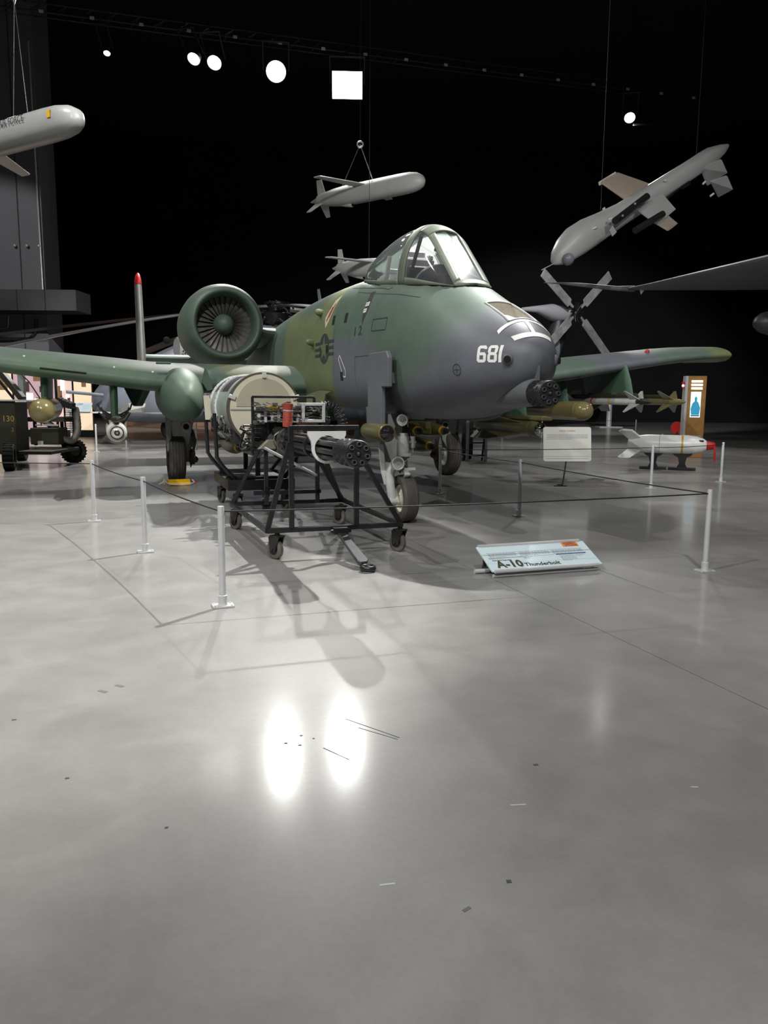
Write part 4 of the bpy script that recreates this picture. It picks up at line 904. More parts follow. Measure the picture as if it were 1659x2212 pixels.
gbar('top_rail', (2.5, 2.22, 1.52), (2.5, 1.49, 1.52), .028); gbar('top_post', (2.5, 2.215, .98), (2.5, 2.215, 1.52), .03); gbar('top_post', (2.5, 1.495, 1.40), (2.5, 1.495, 1.52), .03); gbar('shelf_rail', (2.5, 2.23, .98), (2.5, 1.9, .98), .04)
MB().bar(G_(1.9, 2.2, .98), G_(1.6, 1.7, .70), .05, .02).build('cradle_strap', 'grey_paint', cart)
gbar('crossbar', (1.9, 2.0, .90), (1.9, 1.45, .90), .035)
for p in ((.77, 2.33), (.77, 1.09), (2.57, 2.42), (2.57, 1.17)): caster(cart, G_(*p, 0), .55)
tb = MB(); tb.prism([(0, -.035), (.62, -.055), (.66, -.03), (.66, .03), (.62, .055), (0, .035)], G_(.70, 1.72, .25), Vector((-.70, -.055, -.215)), Vector((.055, -.7, 0)), .035)
tb.build('tow_bar', mat('tow_grey', (.06, .062, .066), .35, .3, var=.2, scale=8).name, cart, bevel=.006)
MB().ring(G_(-.02, 1.665, .032), (0, 0, 1), .055, .019, 26, 8, 1.4).build('tow_ring', 'black_steel', cart, smooth=60)
m = MB(); m.box(G_(.66, 1.72, .26), (.08, .14, .06)); m.tube(G_(.64, 1.62, .26), G_(.64, 1.82, .26), .018, 10); m.build('tow_hinge', 'black_steel', cart)
# the cannon
AX0, AX1 = Vector((-.32, 1.853, 1.066)), Vector((3.2, 1.815, 1.005)); gd = (AX1 - AX0).normalized()
can = ac_thing('rotary_cannon', 'black seven-barrel rotary cannon resting on the black tube cart', 'cannon', AX0.x + 1.6, AX0.y, 1.0)
co = Vector((AX0.x + 1.6, AX0.y, 1.0))
def C_(p): return Vector(p) - co
def on_axis(t): return C_(AX0 + gd * t)
muzzle_shroud(can, on_axis(0), gd, .116, .40)
a_ = gd.cross(Vector((0, 0, 1))).normalized(); b_ = a_.cross(gd)
for k in range(7):
    q = 2 * pi * k / 7 + .62; e = a_ * cos(q) + b_ * sin(q); p = on_axis(0) + e * .079
    br = MB().lathe([(-.003, .015), (-.014, .015), (-.014, .0215), (.03, .0215), (.35, .021), (.35, .026), (.7, .027), (1.2, .030), (2.55, .036)], p, gd, 14, cap=False).build('barrel', 'gun_metal', can, smooth=40)
    MB().lathe([(-.0145, .0145), (-.0155, .016), (-.0155, .021), (-.01, .0225), (.0, .0225)], p, gd, 14, cap=False).build('muzzle_rim', 'muzzle_ring', br, smooth=40)
    MB().tube(p - gd * .004, p - gd * .002, .0152, 12).build('bore', 'bore', br)
MB().ball(on_axis(-.006), .02, 10, 6).build('shroud_bolt', 'dark_steel', can, smooth=60)
MB().lathe([(1.45, .10), (1.45, .118), (1.53, .118), (1.53, .10)], on_axis(0), gd, 30).build('barrel_clamp', 'gun_metal', can, smooth=40)
MB().lathe([(2.56, .05), (2.56, .16), (2.58, .165), (2.62, .165), (2.63, .14), (2.78, .135), (2.80, .155), (3.1, .155), (3.12, .12), (3.3, .11), (3.32, 0)], on_axis(0), gd, 40).build('breech_housing', 'dark_steel', can, smooth=40)
MB().lathe([(2.54, .15), (2.53, .165), (2.56, .172), (2.60, .172), (2.60, .16)], on_axis(0), gd, 40).build('breech_flange', 'mixed_metal', can, smooth=40)
m = MB()
for k in range(12):
    q = 2 * pi * k / 12; e = a_ * cos(q) + b_ * sin(q); m.tube(on_axis(2.545) + e * .135, on_axis(2.53) + e * .135, .012, 6)
tag(m.build('flange_bolts', 'muzzle_black', can), kind='stuff')
for i, (t_, q, r_) in enumerate(((2.75, 2.4, .06), (2.9, 3.0, .07), (3.0, 1.9, .06), (2.7, 4.0, .055), (3.05, 4.4, .07), (2.85, 5.2, .05))):
    e = a_ * cos(q) + b_ * sin(q); c = on_axis(t_) + e * .16; mb = MB(); mb.tube(c - gd * .1, c + gd * .12, r_, 14, r_ * .8); mb.tube(c, c + e * .06, r_ * .6, 10); mb.build('gear_housing', ('dark_steel', 'mixed_metal')[i % 2], can, smooth=40)
m = MB(); m.path([on_axis(2.65) + (a_ * cos(q) + b_ * sin(q)) * (.17 + .02 * sin(5 * q)) for q in [2 + .25 * i for i in range(12)]], .013, 6); m.path([on_axis(2.9) + (a_ * cos(q) + b_ * sin(q)) * .19 for q in [2.2 + .25 * i for i in range(10)]], .012, 6); m.build('drive_hose', 'mixed_metal', can, smooth=60)
m = MB(); m.prism([(-.16, -.06), (.06, -.06), (.06, .05), (-.04, .05)], on_axis(2.75) - a_ * .20 - Vector((0, 0, .03)), a_, (0, 0, 1), .10); m.build('mount_bracket', mat('bracket_tan', (.22, .2, .15), .5, .3).name, can, bevel=.01)
# white barrel saddle hung from the crossbar
def arc2(r, a0, a1, n): return [(r * cos(a0 + (a1 - a0) * i / n), r * sin(a0 + (a1 - a0) * i / n)) for i in range(n + 1)]
zc_ = AX0.z + gd.z / gd.x * (.72 - AX0.x) - .0; yc_ = AX0.y + gd.y / gd.x * (.72 - AX0.x)
outer = [(-.185, .16), (-.185, .125), (-.15, .06)] + arc2(.145, pi - .1, 2 * pi + .1, 22) + [(.15, .06), (.185, .125), (.185, .16)]
inner = arc2(.120, pi / 2, pi / 2 + 2 * pi, 36)[:-1]
cu = bpy.data.curves.new('p', 'CURVE'); cu.dimensions = '2D'; cu.fill_mode = 'BOTH'; cu.extrude = .018
for lp in (outer, inner):
    sp_ = cu.splines.new('POLY'); sp_.points.add(len(lp) - 1); sp_.use_cyclic_u = True
    for p, (x, y) in zip(sp_.points, lp): p.co = (x, y, 0, 1)
tmp = bpy.data.objects.new('p', cu); COL.objects.link(tmp); me_ = from_eval(tmp); bpy.data.objects.remove(tmp); oc = C_((.70, yc_, zc_))
sd_ = MB().add([oc + Vector((v.co.z, v.co.x, v.co.y)) for v in me_.vertices], [tuple(p.vertices) for p in me_.polygons]); sd_.build('barrel_saddle', 'white_paint', can, bevel=.003)
# feed mechanism above the breech
fd = ac_thing('ammunition_feeder', 'grey ammunition feed frame with link chute sitting behind the cannon breech', 'feeder', 2.5, 1.8, 1.24)
def F_(a, b, c): return Vector((a - 2.5, b - 1.8, c - 1.24))
def frame_rect(name, a, b0, b1, c0, c1, w, d, mm):
    for p, q in (((a, b0, c0), (a, b1, c0)), ((a, b0, c1), (a, b1, c1)), ((a, b0, c0 - w / 2), (a, b0, c1 + w / 2)), ((a, b1, c0 - w / 2), (a, b1, c1 + w / 2))): MB().bar(F_(*p), F_(*q), d if p[2] == q[2] else w, w if p[2] == q[2] else d).build(name, mm, fd, bevel=.004)
frame_rect('feed_frame', 2.36, 1.66, 1.42, 1.25, 1.44, .034, .03, 'gear_light')
frame_rect('feed_frame', 2.60, 1.66, 1.42, 1.25, 1.44, .03, .03, 'gear_grey')
for b, c in ((1.66, 1.25), (1.42, 1.25), (1.66, 1.44), (1.42, 1.44)): MB().bar(F_(2.36, b, c), F_(2.6, b, c), .025).build('frame_tie', 'gear_grey', fd)
MB().box(F_(2.5, 1.54, 1.33), (.12, .2, .12)).build('feed_block', 'muzzle_black', fd, bevel=.02)
for k in range(3): MB().path([F_(2.44, 1.63, 1.28 + .05 * k), F_(2.4, 1.54, 1.30 + .045 * k), F_(2.44, 1.45, 1.28 + .05 * k)], .014, 6).build('feed_link', 'dark_steel', fd, smooth=60)
for c in (1.25, 1.31, 1.37, 1.43):
    MB().bar(F_(2.42, 2.18 if c < 1.35 else 2.14, c), F_(2.42, 1.68, c - .01), .03, .018).build('feed_rail', 'gear_grey' if c != 1.37 else 'bright_metal', fd)
for k in range(7): MB().bar(F_(2.41, 2.16 - .075 * k, 1.235), F_(2.41, 2.16 - .075 * k, 1.33 + .09 * (k % 2)), .03, .014).build('feed_rung', 'gear_light', fd)
MB().tube(F_(2.38, 2.08, 1.40), F_(2.38, 1.93, 1.395), .02, 12).build('brass_cartridge', mat('brass', (.6, .38, .1), .25, .9).name, fd, smooth=50)
MB().box(F_(2.6, 1.9, 1.34), (.16, .5, .14)).build('feed_body', 'dark_steel', fd, bevel=.02)
ch = [F_(2.45, 1.42 - .27 * sin(pi * .5 * min(1, i / 10)), 1.42 - (.0 if i < 3 else .022 * (i - 3) ** 1.25)) for i in range(14)]
for i in range(13): MB().ring(ch[i], ch[i + 1] - ch[i], .045, .013, 14, 6).build('chute_link', 'muzzle_black', fd, smooth=60)
ch2 = [F_(2.6, 1.43 - .02 * i, 1.27 - .004 * i) for i in range(9)]
for i in range(8): MB().ring(ch2[i], ch2[i + 1] - ch2[i], .04, .012, 14, 6).build('chute_link', 'dark_steel', fd, smooth=60)
for i in range(17):
    t_ = i / 16; c = F_(2.62 + .12 * sin(t_ * 3), 2.13 + .05 * sin(t_ * 4 + .5), .93 + .40 * t_); MB().box(c, (.10, .15, .012), Matrix.Rotation(.25 - .5 * t_, 3, 'X')).build('conveyor_slat', 'mixed_metal' if i % 2 else 'dark_steel', fd)
MB().box(F_(2.72, 2.1, 1.14), (.06, .16, .44)).build('conveyor_back', 'muzzle_black', fd)
MB().box(F_(2.75, 1.85, 1.12), (.3, .36, .30)).build('feed_housing', 'black_steel', fd, bevel=.02)
m = MB(); random.seed(11)
for i in range(46):
    c = F_(random.uniform(2.3, 2.5), random.uniform(1.7, 2.2), random.uniform(1.22, 1.46)); m.box(c, (random.uniform(.02, .06), random.uniform(.02, .09), random.uniform(.01, .035)))
for i in range(20):
    c = F_(random.uniform(2.3, 2.5), random.uniform(1.66, 2.15), random.uniform(1.24, 1.45)); m.tube(c, c + Vector((0, random.uniform(.03, .1), random.uniform(-.02, .02))), .009, 6)
for i in range(30):
    c = F_(random.uniform(2.35, 2.6), random.uniform(1.42, 1.66), random.uniform(1.26, 1.43)); m.tube(c, c + Vector((0, random.uniform(.02, .06), random.uniform(-.02, .03))), .011, 6)
tag(m.build('feed_fittings', 'mixed_metal', fd), kind='stuff')
m = MB()
for i in range(40):
    c = F_(random.uniform(2.65, 3.15), random.uniform(1.75, 2.30), random.uniform(.92, 1.22)); m.path([c, c + Vector((random.uniform(-.1, .1), random.uniform(-.12, .12), random.uniform(-.1, .06))), c + Vector((random.uniform(-.1, .1), random.uniform(-.2, .1), random.uniform(-.18, .06)))], random.choice((.008, .012, .018)), 6)
tag(m.build('feed_hoses', 'dark_steel', fd, smooth=60), kind='stuff')
hs = ac_thing('air_hose', 'short brick-red corrugated hose standing open on the cannon breech', 'hose', 2.22, 1.88, 1.19)
prof = [(0, .050)]
for i in range(9): prof += [(.06 + i * .012, .054), (.066 + i * .012, .0515)]
prof += [(.17, .052), (.255, .054), (.258, .056), (.262, .054), (.262, .048), (.08, .045), (.07, 0)]
hsm = MB().lathe(prof, (0, 0, 0), (-.04, -.05, 1), 28).build('hose_wall', 'brick_red', hs, smooth=40)
MB().lathe([(.175, .0555), (.19, .0555)], (0, 0, 0), (-.04, -.05, 1), 28, cap=False).build('hose_clip', 'bright_metal', hs)
# ammunition drum on its own cart
dr = ac_thing('ammunition_drum', 'large cream-faced cylindrical ammunition drum with white ribbed rings', 'drum', 4.2, 1.93, 1.37)
def D_(a, b, c): return Vector((a - 4.2, b - 1.93, c - 1.37))
DR = .45
def half(a0, a1, r0, r1, q0, q1, n=40, th=.012):
    ring = []
    for a, r_ in ((a0, r0), (a1, r0), (a1, r1), (a0, r1)): ring.append([D_(a, 1.93 + r_ * cos(q0 + (q1 - q0) * i / n), 1.37 + r_ * sin(q0 + (q1 - q0) * i / n)) for i in range(n + 1)])
    ring.append(ring[0]); return MB().loft(ring, cap=False, closed=False)
MB().lathe([(-.86, 0), (-.86, .42), (.88, .42), (.88, 0)], (0, 0, 0), (1, 0, 0), 48).build('drum_core', 'dark_steel', dr, smooth=40)
half(3.36, 5.08, .435, .42, -.7, pi + .55, 48).build('drum_shell', mat('drum_green', (.30, .35, .32), .4, var=.1, scale=4).name, dr, smooth=40)
for a in (3.72, 4.35): half(a, a + .55, .437, .43, pi * .16, pi * .40, 12).build('shell_panel', mat('drum_panel', (.045, .04, .045), .4, var=.1).name if 'drum_panel' not in MAT else 'drum_panel', dr, smooth=40)
for a in (4.98, 4.42):
    rg = half(a, a + .085, .455, .435, -.9, pi + .75, 54).build('ribbed_ring', 'white_paint', dr, smooth=40); tk = MB()
    for i in range(34):
        q = -.85 + (pi + 1.5) * i / 33; e = Vector((0, cos(q), sin(q))); tt = Vector((0, -sin(q), cos(q))); tk.box(D_(a + .02, 1.93, 1.37) + e * .456, (.02, .012, .006), Matrix((Vector((1, 0, 0)), tt, e)).transposed())
    tag(tk.build('ring_ticks', 'ink', rg), kind='stuff')
MB().lathe([(-.93, .40), (-.93, .45), (-.82, .452), (-.82, .40)], (0, 0, 0), (1, 0, 0), 56).build('front_rim', mat('rim_brown', (.09, .075, .06), .5, var=.2).name, dr, smooth=40)
MB().lathe([(-.935, 0), (-.935, .425), (-.90, .425), (-.90, 0)], (0, 0, 0), (1, 0, 0), 56).build('cover_plate', 'cream', dr, smooth=30)
MB().prism([(.345 * cos(pi * i / 40), .345 * sin(pi * i / 40)) for i in range(41)], (-.937, 0, .03), (0, 1, 0), (0, 0, 1), .012).build('cover_window', 'cream_dark', dr)
MB().box((-.94, 0, -.01), (.008, .84, .014)).build('cover_split', 'ink_grey', dr)
for q in (.35, pi / 2, pi - .35, 4.2, 5.3):
    e = Vector((0, cos(q), sin(q))); c = Vector((-.95, 0, 0)) + e * .42; MB().box(c, (.03, .05, .09), Matrix((Vector((1, 0, 0)), Vector((0, -sin(q), cos(q))), e)).transposed()).build('cover_latch', 'gear_light', dr, bevel=.006)
MB().prism([(-.3, -.02), (-.12, -.06), (-.06, -.3), (-.2, -.28)], (-.945, .1, -.03), (0, 1, 0), (0, 0, 1), .01).build('cover_plate_patch', 'cream', dr)
m = MB(); random.seed(3)
for i in range(34):
    a = 3.4 + 1.5 * random.random(); q = -.20 - 1.6 * random.random(); r_ = .44 + .05 * random.random()
    pts = []
    for k in range(6): pts.append(D_(a + .09 * k * random.uniform(-1, 1), 1.93 + (r_ + .01 * k) * cos(q - .09 * k), 1.37 + (r_ + .015 * k) * sin(q - .09 * k)))
    m.path(pts, random.choice((.008, .012, .017)), 6)
tag(m.build('hose_bundle', 'mixed_metal', dr, smooth=60), kind='stuff')
for i, (a, b, c, sx, sy, sz) in enumerate(((3.5, 2.25, 1.03, .3, .1, .2), (3.4, 2.1, .93, .2, .2, .14), (4.0, 2.3, 1.05, .4, .08, .16), (4.6, 2.3, 1.0, .4, .1, .14), (3.35, 1.85, .95, .2, .2, .2), (4.2, 2.0, .88, 1.2, .3, .1))):
    MB().box(D_(a, b, c), (sx, sy, sz), Matrix.Rotation(.5 * (i % 3), 3, 'X')).build('drive_unit', ('dark_steel', 'mixed_metal', 'grey_paint')[i % 3], dr, bevel=.015)
MB().prism([(-.04, .17), (.04, .17), (.02, -.17), (-.06, -.17)], D_(4.95, 2.43, 1.36), (0, 1, .0), (0, 0, 1), .03).build('handling_lug', 'cream', dr)
dc = ac_thing('drum_cart', 'low black steel cart with upright arms under the ammunition drum', 'cart', 4.45, 1.87)
def E_(a, b, c): return Vector((a - 4.45, b - 1.87, c))
def dbar(name, p, q, w=.06, h=None): return MB().bar(E_(*p), E_(*q), w, h).build(name, 'black_steel', dc, bevel=.005)
for a in (3.9, 5.2): dbar('base_rail', (a, 1.42, .36), (a, 2.30, .36), .06, .14)
for b in (1.44, 2.28): dbar('base_rail', (3.88, b, .36), (5.22, b, .36), .06, .14)
dbar('deck_beam', (4.2, 1.44, .42), (4.2, 2.28, .42), .08); dbar('deck_beam', (4.9, 1.44, .42), (4.9, 2.28, .42), .08)
dbar('deck_plate', (3.95, 1.86, .45), (5.15, 1.86, .45), .6, .03)
for a in (4.05, 5.0):
    for sg in (-1, 1):
        MB().path([E_(a, 1.86 + .33 * sg, .42), E_(a, 1.86 + .50 * sg, .62), E_(a, 1.88 + .54 * sg, .72), E_(a, 1.90 + .54 * sg, 1.30)], .026, 8).build('support_arm', 'black_steel', dc, smooth=50)
    MB().path([E_(a, 1.93 + .46 * cos(q), 1.37 + .47 * sin(q)) for q in [pi + .9 + (pi - 1.8) * i / 12 for i in range(13)]], .02, 6).build('drum_cradle', 'black_steel', dc, smooth=50)
    dbar('cradle_post', (a, 1.88, .45), (a, 1.88, .92), .06)
for p in ((4.94, 2.25), (3.99, 2.17), (3.95, 1.53), (5.2, 1.55)): caster(dc, E_(*p, 0), .3, .10, .30)
# ================================================================== cordon, signs and small exhibits on the floor
def at(px, py, depth):
    """point on the sight line through a photo pixel at forward distance depth (distance chosen from what the thing stands on or its usual size)"""
    d = _f * F_PX + _r * (px - 829.5) - _u * (py - 1106.0); return Vector((0, 0, EYE)) + d * (depth / d.y)
def stanchion_proto():
    t = thing('stanchion', 'x', 'stanchion', (0, 0, 0), ACR, 'silver rope stanchions')
    MB().lathe([(.0, .0245), (.735, .0245), (.743, .022), (.743, 0)], (0, 0, 0), (0, 0, 1), 22).build('post', 'aluminium', t, smooth=40)
    MB().lathe([(.012, .033), (.085, .033), (.088, .026)], (0, 0, 0), (0, 0, 1), 22, cap=False).build('collar', 'aluminium', t, smooth=40)
    MB().box((0, 0, .007), (.115, .155, .014)).build('base_plate', 'bright_metal', t, bevel=.002)
    for x in (-.04, .04):
        for y in (-.06, .06): MB().tube((x, y, .014), (x, y, .02), .008, 8).build('bolt', 'bright_metal', t)
    MB().ring((0, 0, .705), (0, 1, 0), .009, .004, 10, 6).build('rope_eye', 'dark_steel', t)
    return t
SP = {'A': (-1.177, 5.608), 'B': (-2.344, 7.594), 'C': (-3.527, 9.454), 'R': (2.893, 6.928), 'D': (1.765, 10.16), 'E': (.89, 12.505), 'F': (4.601, 13.488), 'G': (6.308, 14.671), 'H': (-7.747, 21.163), 'I': (-5.35, 22.4), 'K': (4.565, 30.59), 'L': (6.14, 30.84), 'M': (9.6, 30.2), 'N': (-9.8, 10.2), 'P': (12.5, 18.5), 'Q': (16.5, 28.5)}
SL = {'A': 'silver rope stanchion on the bare floor ahead of the cannon cart caster', 'B': 'silver rope stanchion beside the wheel side of the cannon cart, second along its rope', 'C': 'silver rope stanchion at the end of the rope near the numbered tug',
      'R': 'silver rope stanchion at the rope corner beyond the tilted jet information panel', 'D': 'silver rope stanchion behind the tilted jet information panel', 'E': 'silver rope stanchion standing in front of the far main wheel', 'F': 'silver rope stanchion in front of the white glide bomb', 'G': 'silver rope stanchion beyond the red nose cover of the white glide bomb',
      'H': 'silver post on the floor before the grey helicopter nose', 'I': 'silver post beside the leg of the gear pod, before the helicopter', 'K': 'small distant silver post behind the white floor sign', 'L': 'small distant silver post behind the white floor sign', 'M': 'distant silver post behind the white glide bomb', 'N': 'silver rope stanchion at the open end of the rope past the tug', 'P': 'silver rope stanchion at the rope end past the wooden kiosk', 'Q': 'distant silver post at the rope end past the wooden kiosk'}
SL['L'] = SL['K']
pro = None
for k, (x, y) in SP.items():
    if pro is None: pro = stanchion_proto(); o = pro
    else: o = copy_tree(pro)
    o.location = (x, y, 0); o['label'] = SL[k]
def rope(p, q, label, sag=.015, r=.006):
    P, Q = Vector((*p, .705)), Vector((*q, .705)); d = (Q - P).normalized() * .02; P += d; Q -= d; n = 14
    o = MB().path([P + (Q - P) * (i / n) - Vector((0, 0, sag * 4 * (i / n) * (1 - i / n))) for i in range(n + 1)], r, 7).build('barrier_rope', 'black_rope', smooth=60)
    return tag(o, label, 'rope', 'black barrier ropes')
rope(SP['A'], SP['R'], 'long black rope in front of the cannon cart and the tilted jet panel')
rope(SP['B'], SP['A'], 'black rope sloping down towards the post ahead of the cannon cart'); rope(SP['C'], SP['B'], 'black rope in front of the chocked main wheel')
rope(SP['R'], SP['D'], 'black rope running back from the corner post past the white floor sign'); rope(SP['D'], SP['E'], 'black rope passing in front of the black equipment box')
rope(SP['E'], SP['F'], 'black rope crossing behind the white floor sign'); rope(SP['F'], SP['G'], 'black rope crossing in front of the white glide bomb')
rope(SP['G'], (12.5, 18.5), 'black rope leading off beyond the wooden kiosk'); rope((-9.8, 10.2), SP['C'], 'black rope running in front of the tug wheels')
rope(SP['L'], SP['M'], 'thin distant black rope behind the white glide bomb'); rope(SP['M'], (16.5, 28.5), 'thin distant black rope behind the wooden kiosk')
MB_ = MB
# --- tilted information panel of the jet
ip = thing('jet_information_sign', 'tilted pale blue information panel headed A-10 Thunderbolt on the floor', 'sign', (1.45, 6.76, 0), R(19.1))
tilt = R(24.4); uy = Vector((0, cos(tilt), sin(tilt))); nn = Vector((0, -sin(tilt), cos(tilt))); p0 = Vector((0, 0, .055)); PW, PH = 1.10, .365
MB().box(p0 + uy * PH / 2, (PW, PH, .012), Matrix((Vector((1, 0, 0)), uy, nn)).transposed()).build('panel_board', 'panel_blue', ip)
for t_ in (-.005, PH + .005): MB().tube(p0 + uy * t_ + nn * .006 - Vector((PW / 2 - .02, 0, 0)), p0 + uy * t_ + nn * .006 + Vector((PW / 2 - .04, 0, 0)), .017, 14).build('panel_clamp', 'aluminium', ip, smooth=40)
MB().tube((-PW / 2 + .02, .02, .016), (PW / 2 - .04, .02, .016), .016, 12).build('foot_rail', 'aluminium', ip, smooth=40)
for sx in (-1, 1): MB().bar((sx * .46, .02, .02), (sx * .46, .35, .02), .03, .03).build('foot_bar', 'dark_steel', ip); MB().bar((sx * .46, .33, .02), (sx * .46, .33, .19), .025).build('back_leg', 'dark_steel', ip)
MB().tube((-.62, .20, .022), (.50, .20, .022), .02, 12).build('cross_tube', 'aluminium', ip, smooth=40)
def onp(x, y): return p0 + Vector((x - PW / 2, 0, 0)) + uy * y + nn * .0065
U = Vector((1, 0, 0))
text_obj('A-10', .135, onp(.205, .085), U, uy, 'ink_olive', ip, 'title', sx=.95, lift=.0012, bold=.0035)
tx = text_obj('A-10', .135, onp(.213, .077), U, uy, 'ink_grey', ip, 'title_shadow', sx=.95, lift=.0003)
text_obj('Thunderbolt', .066, onp(.52, .062), U, uy, 'ink', ip, 'subtitle', sx=1.05, lift=.001, bold=.0012)
text_obj('Fairchild Republic', .026, onp(.16, .148), U, uy, 'ink', ip, 'maker_line', lift=.001)
def plate(x0, y0, x1, y1, m, name, parent=ip, f=onp, th=.001):
    a, b, c, d = f(x0, y0), f(x1, y0), f(x1, y1), f(x0, y1); n_ = (b - a).cross(d - a).normalized() * th
    return MB().add([a, b, c, d, a + n_, b + n_, c + n_, d + n_], [(0, 1, 2, 3)[::-1], (4, 5, 6, 7), (0, 1, 5, 4), (1, 2, 6, 5), (2, 3, 7, 6), (3, 0, 4, 7)]).build(name, m, parent)
plate(.04, .180, .38, .184, 'ink', 'rule'); plate(.36, .180, .70, .182, 'ink_grey', 'rule'); plate(.72, .178, 1.03, .190, 'ink_blue', 'blue_rule'); plate(.05, .258, 1.03, .2595, 'ink_grey', 'rule')
og = plate(.855, .290, 1.02, .355, 'panel_orange', 'orange_tag')
text_obj('DESERT', .038, onp(.94, .338), U, uy, 'ink_red', ip, 'tag_lettering', sx=1.0, lift=.003, bold=.0012); text_obj('STORM', .038, onp(.945, .306), U, uy, 'ink_red', ip, 'tag_lettering', sx=1.0, lift=.003, bold=.0012)
def lines(parent, f, x0, x1, y0, y1, n, m, h=.004):
    mb = MB(); random.seed(n * 7 + int(x0 * 100))
    for i in range(n):
        y = y1 - (y1 - y0) * i / max(1, n - 1); x = x0; e = x1 if i < n - 1 else x0 + (x1 - x0) * .6
        while x < e:
            w = random.uniform(.012, .035); w = min(w, e - x); a, b, c, d = f(x, y), f(x + w, y), f(x + w, y + h), f(x, y + h); n_ = (b - a).cross(d - a).normalized() * .0008
            mb.add([a + n_, b + n_, c + n_, d + n_], [(0, 1, 2, 3)]); x += w + .007
    return tag(mb.build('text_lines', m, parent, fix=False), kind='stuff')
for c in ((.06, .33), (.37, .67), (.70, 1.02)): lines(ip, onp, c[0], c[1], .197, .245, 5, 'ink_grey')
lines(ip, onp, .745, .90, .085, .165, 8, 'ink_grey', .0035); lines(ip, onp, .91, 1.0, .14, .165, 3, 'ink_grey', .0035); lines(ip, onp, .05, .30, .165, .170, 1, 'ink_grey', .0035); lines(ip, onp, .38, .48, .155, .168, 2, 'ink_grey', .0035)
# --- white text board on a stalk
sb = thing('text_board', 'white rounded text board on a thin stalk behind the rope', 'sign', (3.13, 13.72, 0), R(6))
tl = R(8); uy2 = Vector((0, sin(tl), cos(tl))); p2 = Vector((.06, -.02, .44))
def rrect(w, h, r, n=5):
    P = []
    for cx, cy, a0 in ((w / 2 - r, h / 2 - r, 0), (-w / 2 + r, h / 2 - r, pi / 2), (-w / 2 + r, -h / 2 + r, pi), (w / 2 - r, -h / 2 + r, 1.5 * pi)): P += [(cx + r * cos(a0 + pi / 2 * i / n), cy + r * sin(a0 + pi / 2 * i / n)) for i in range(n + 1)]
    return P
MB().prism(rrect(.86, .60, .04), p2 + uy2 * .30, (1, 0, 0), uy2, .02).build('board', 'panel_white', sb)
MB().tube((0, 0, .02), p2 + Vector((.0, .03, .1)), .012, 10).build('stalk', 'dark_steel', sb, smooth=40)
MB().box((-.04, 0, .008), (.22, .05, .016)).build('foot', 'dark_steel', sb); MB().box((0, .08, .008), (.05, .25, .016)).build('foot', 'dark_steel', sb)
nb = Vector((0, -cos(tl), sin(tl)))
def onb(x, y): return p2 + Vector((x - .43, 0, 0)) + uy2 * y + nb * .011
text_obj('AGM-65 MAVERICK', .034, onb(.43, .53), U, uy2, 'ink_red', sb, 'title', lift=.001)
lines(sb, onb, .06, .80, .385, .465, 6, 'ink_grey', .005); plate(.02, .085, .84, .088, 'ink_grey', 'rule', sb, onb); plate(.06, .045, .80, .05, 'ink_grey', 'rule', sb, onb)
# --- wheel chock
ck = ac_thing('wheel_chock', 'yellow wheel chock with white rope against the main wheel', 'chock', 7.34, 2.63)
MB().prism([(-.085, 0), (.10, 0), (.06, .10), (-.07, .055)], (0, 0, 0), (1, 0, 0), (0, 0, 1), .37).build('chock_block', 'chock_yellow', ck, bevel=.006)
MB().path([(-.02, .24, .09), (-.06, .22, .06), (-.11, .16, .03), (-.13, .0, .02), (-.12, -.16, .03), (-.07, -.25, .05), (-.0, -.22, .09)], .011, 6).build('chock_rope', 'rope_white', ck, smooth=60)
MB().path([(-.02, .24, .09), (.0, .28, .05), (-.02, .34, .03)], .011, 6).build('chock_rope', 'rope_white', ck, smooth=60)
MB().box((-.02, -.27, .05), (.03, .03, .05)).build('chock_tag', 'red', ck); MB().box((.03, .25, .07), (.08, .02, .1)).build('chock_ear', 'chock_yellow', ck)
# --- white glide bomb on its black stands
ax_n, ax_t = Vector((6.98, 16.95, .545)), Vector((5.33, 17.55, .575)); L_ = (ax_t - ax_n).length
rz = math.atan2(ax_t.y - ax_n.y, ax_t.x - ax_n.x)
gb = thing('glide_bomb', 'white glide bomb with red nose cover resting on two black stands', 'bomb', ax_n, rz)
MB().lathe([(.05, .10), (.12, .15), (.25, .19), (.42, .212), (1.25, .212), (1.45, .19), (1.66, .14), (1.68, 0)], (0, 0, 0), (1, 0, 0), 36).build('bomb_body', 'missile_white', gb, smooth=50)
for x0, x1, r_ in ((.52, .56, .213), ): MB().lathe([(x0, r_ - .002), (x0, r_ + .001), (x1, r_ + .001), (x1, r_ - .002)], (0, 0, 0), (1, 0, 0), 36, cap=False).build('yellow_band', 'gold_band', gb)
MB().lathe([(1.0, .211), (1.0, .2135), (1.01, .2135), (1.01, .211)], (0, 0, 0), (1, 0, 0), 36, cap=False).build('seam', 'ink_grey', gb)
MB().lathe([(-.13, 0), (-.13, .05), (-.10, .075), (.0, .095), (.07, .10)], (0, 0, 0), (1, 0, 0), 24).build('nose_cover', 'red', gb, smooth=50)
MB().prism([(-.025, 0), (.025, 0), (.015, -.32), (-.03, -.32)], (-.12, .07, -.02), (1, 0, 0), (0, 0, 1), .012).build('cover_streamer', 'red', gb)
for k in range(4):
    q = pi / 4 + k * pi / 2; e = Vector((0, cos(q), sin(q))); MB().prism([(1.32, .13), (1.62, .11), (1.86, .40), (1.80, .44), (1.60, .42)], (0, 0, 0), (1, 0, 0), e, .02).build('tail_fin', 'missile_white', gb, bevel=.004)
MB().box((.16, .12, .10), (.09, .05, .03)).build('sensor_slot', 'bore', gb); MB().box((.32, 0, .20), (.30, .06, .012)).build('top_hatch', 'ink_grey', gb)
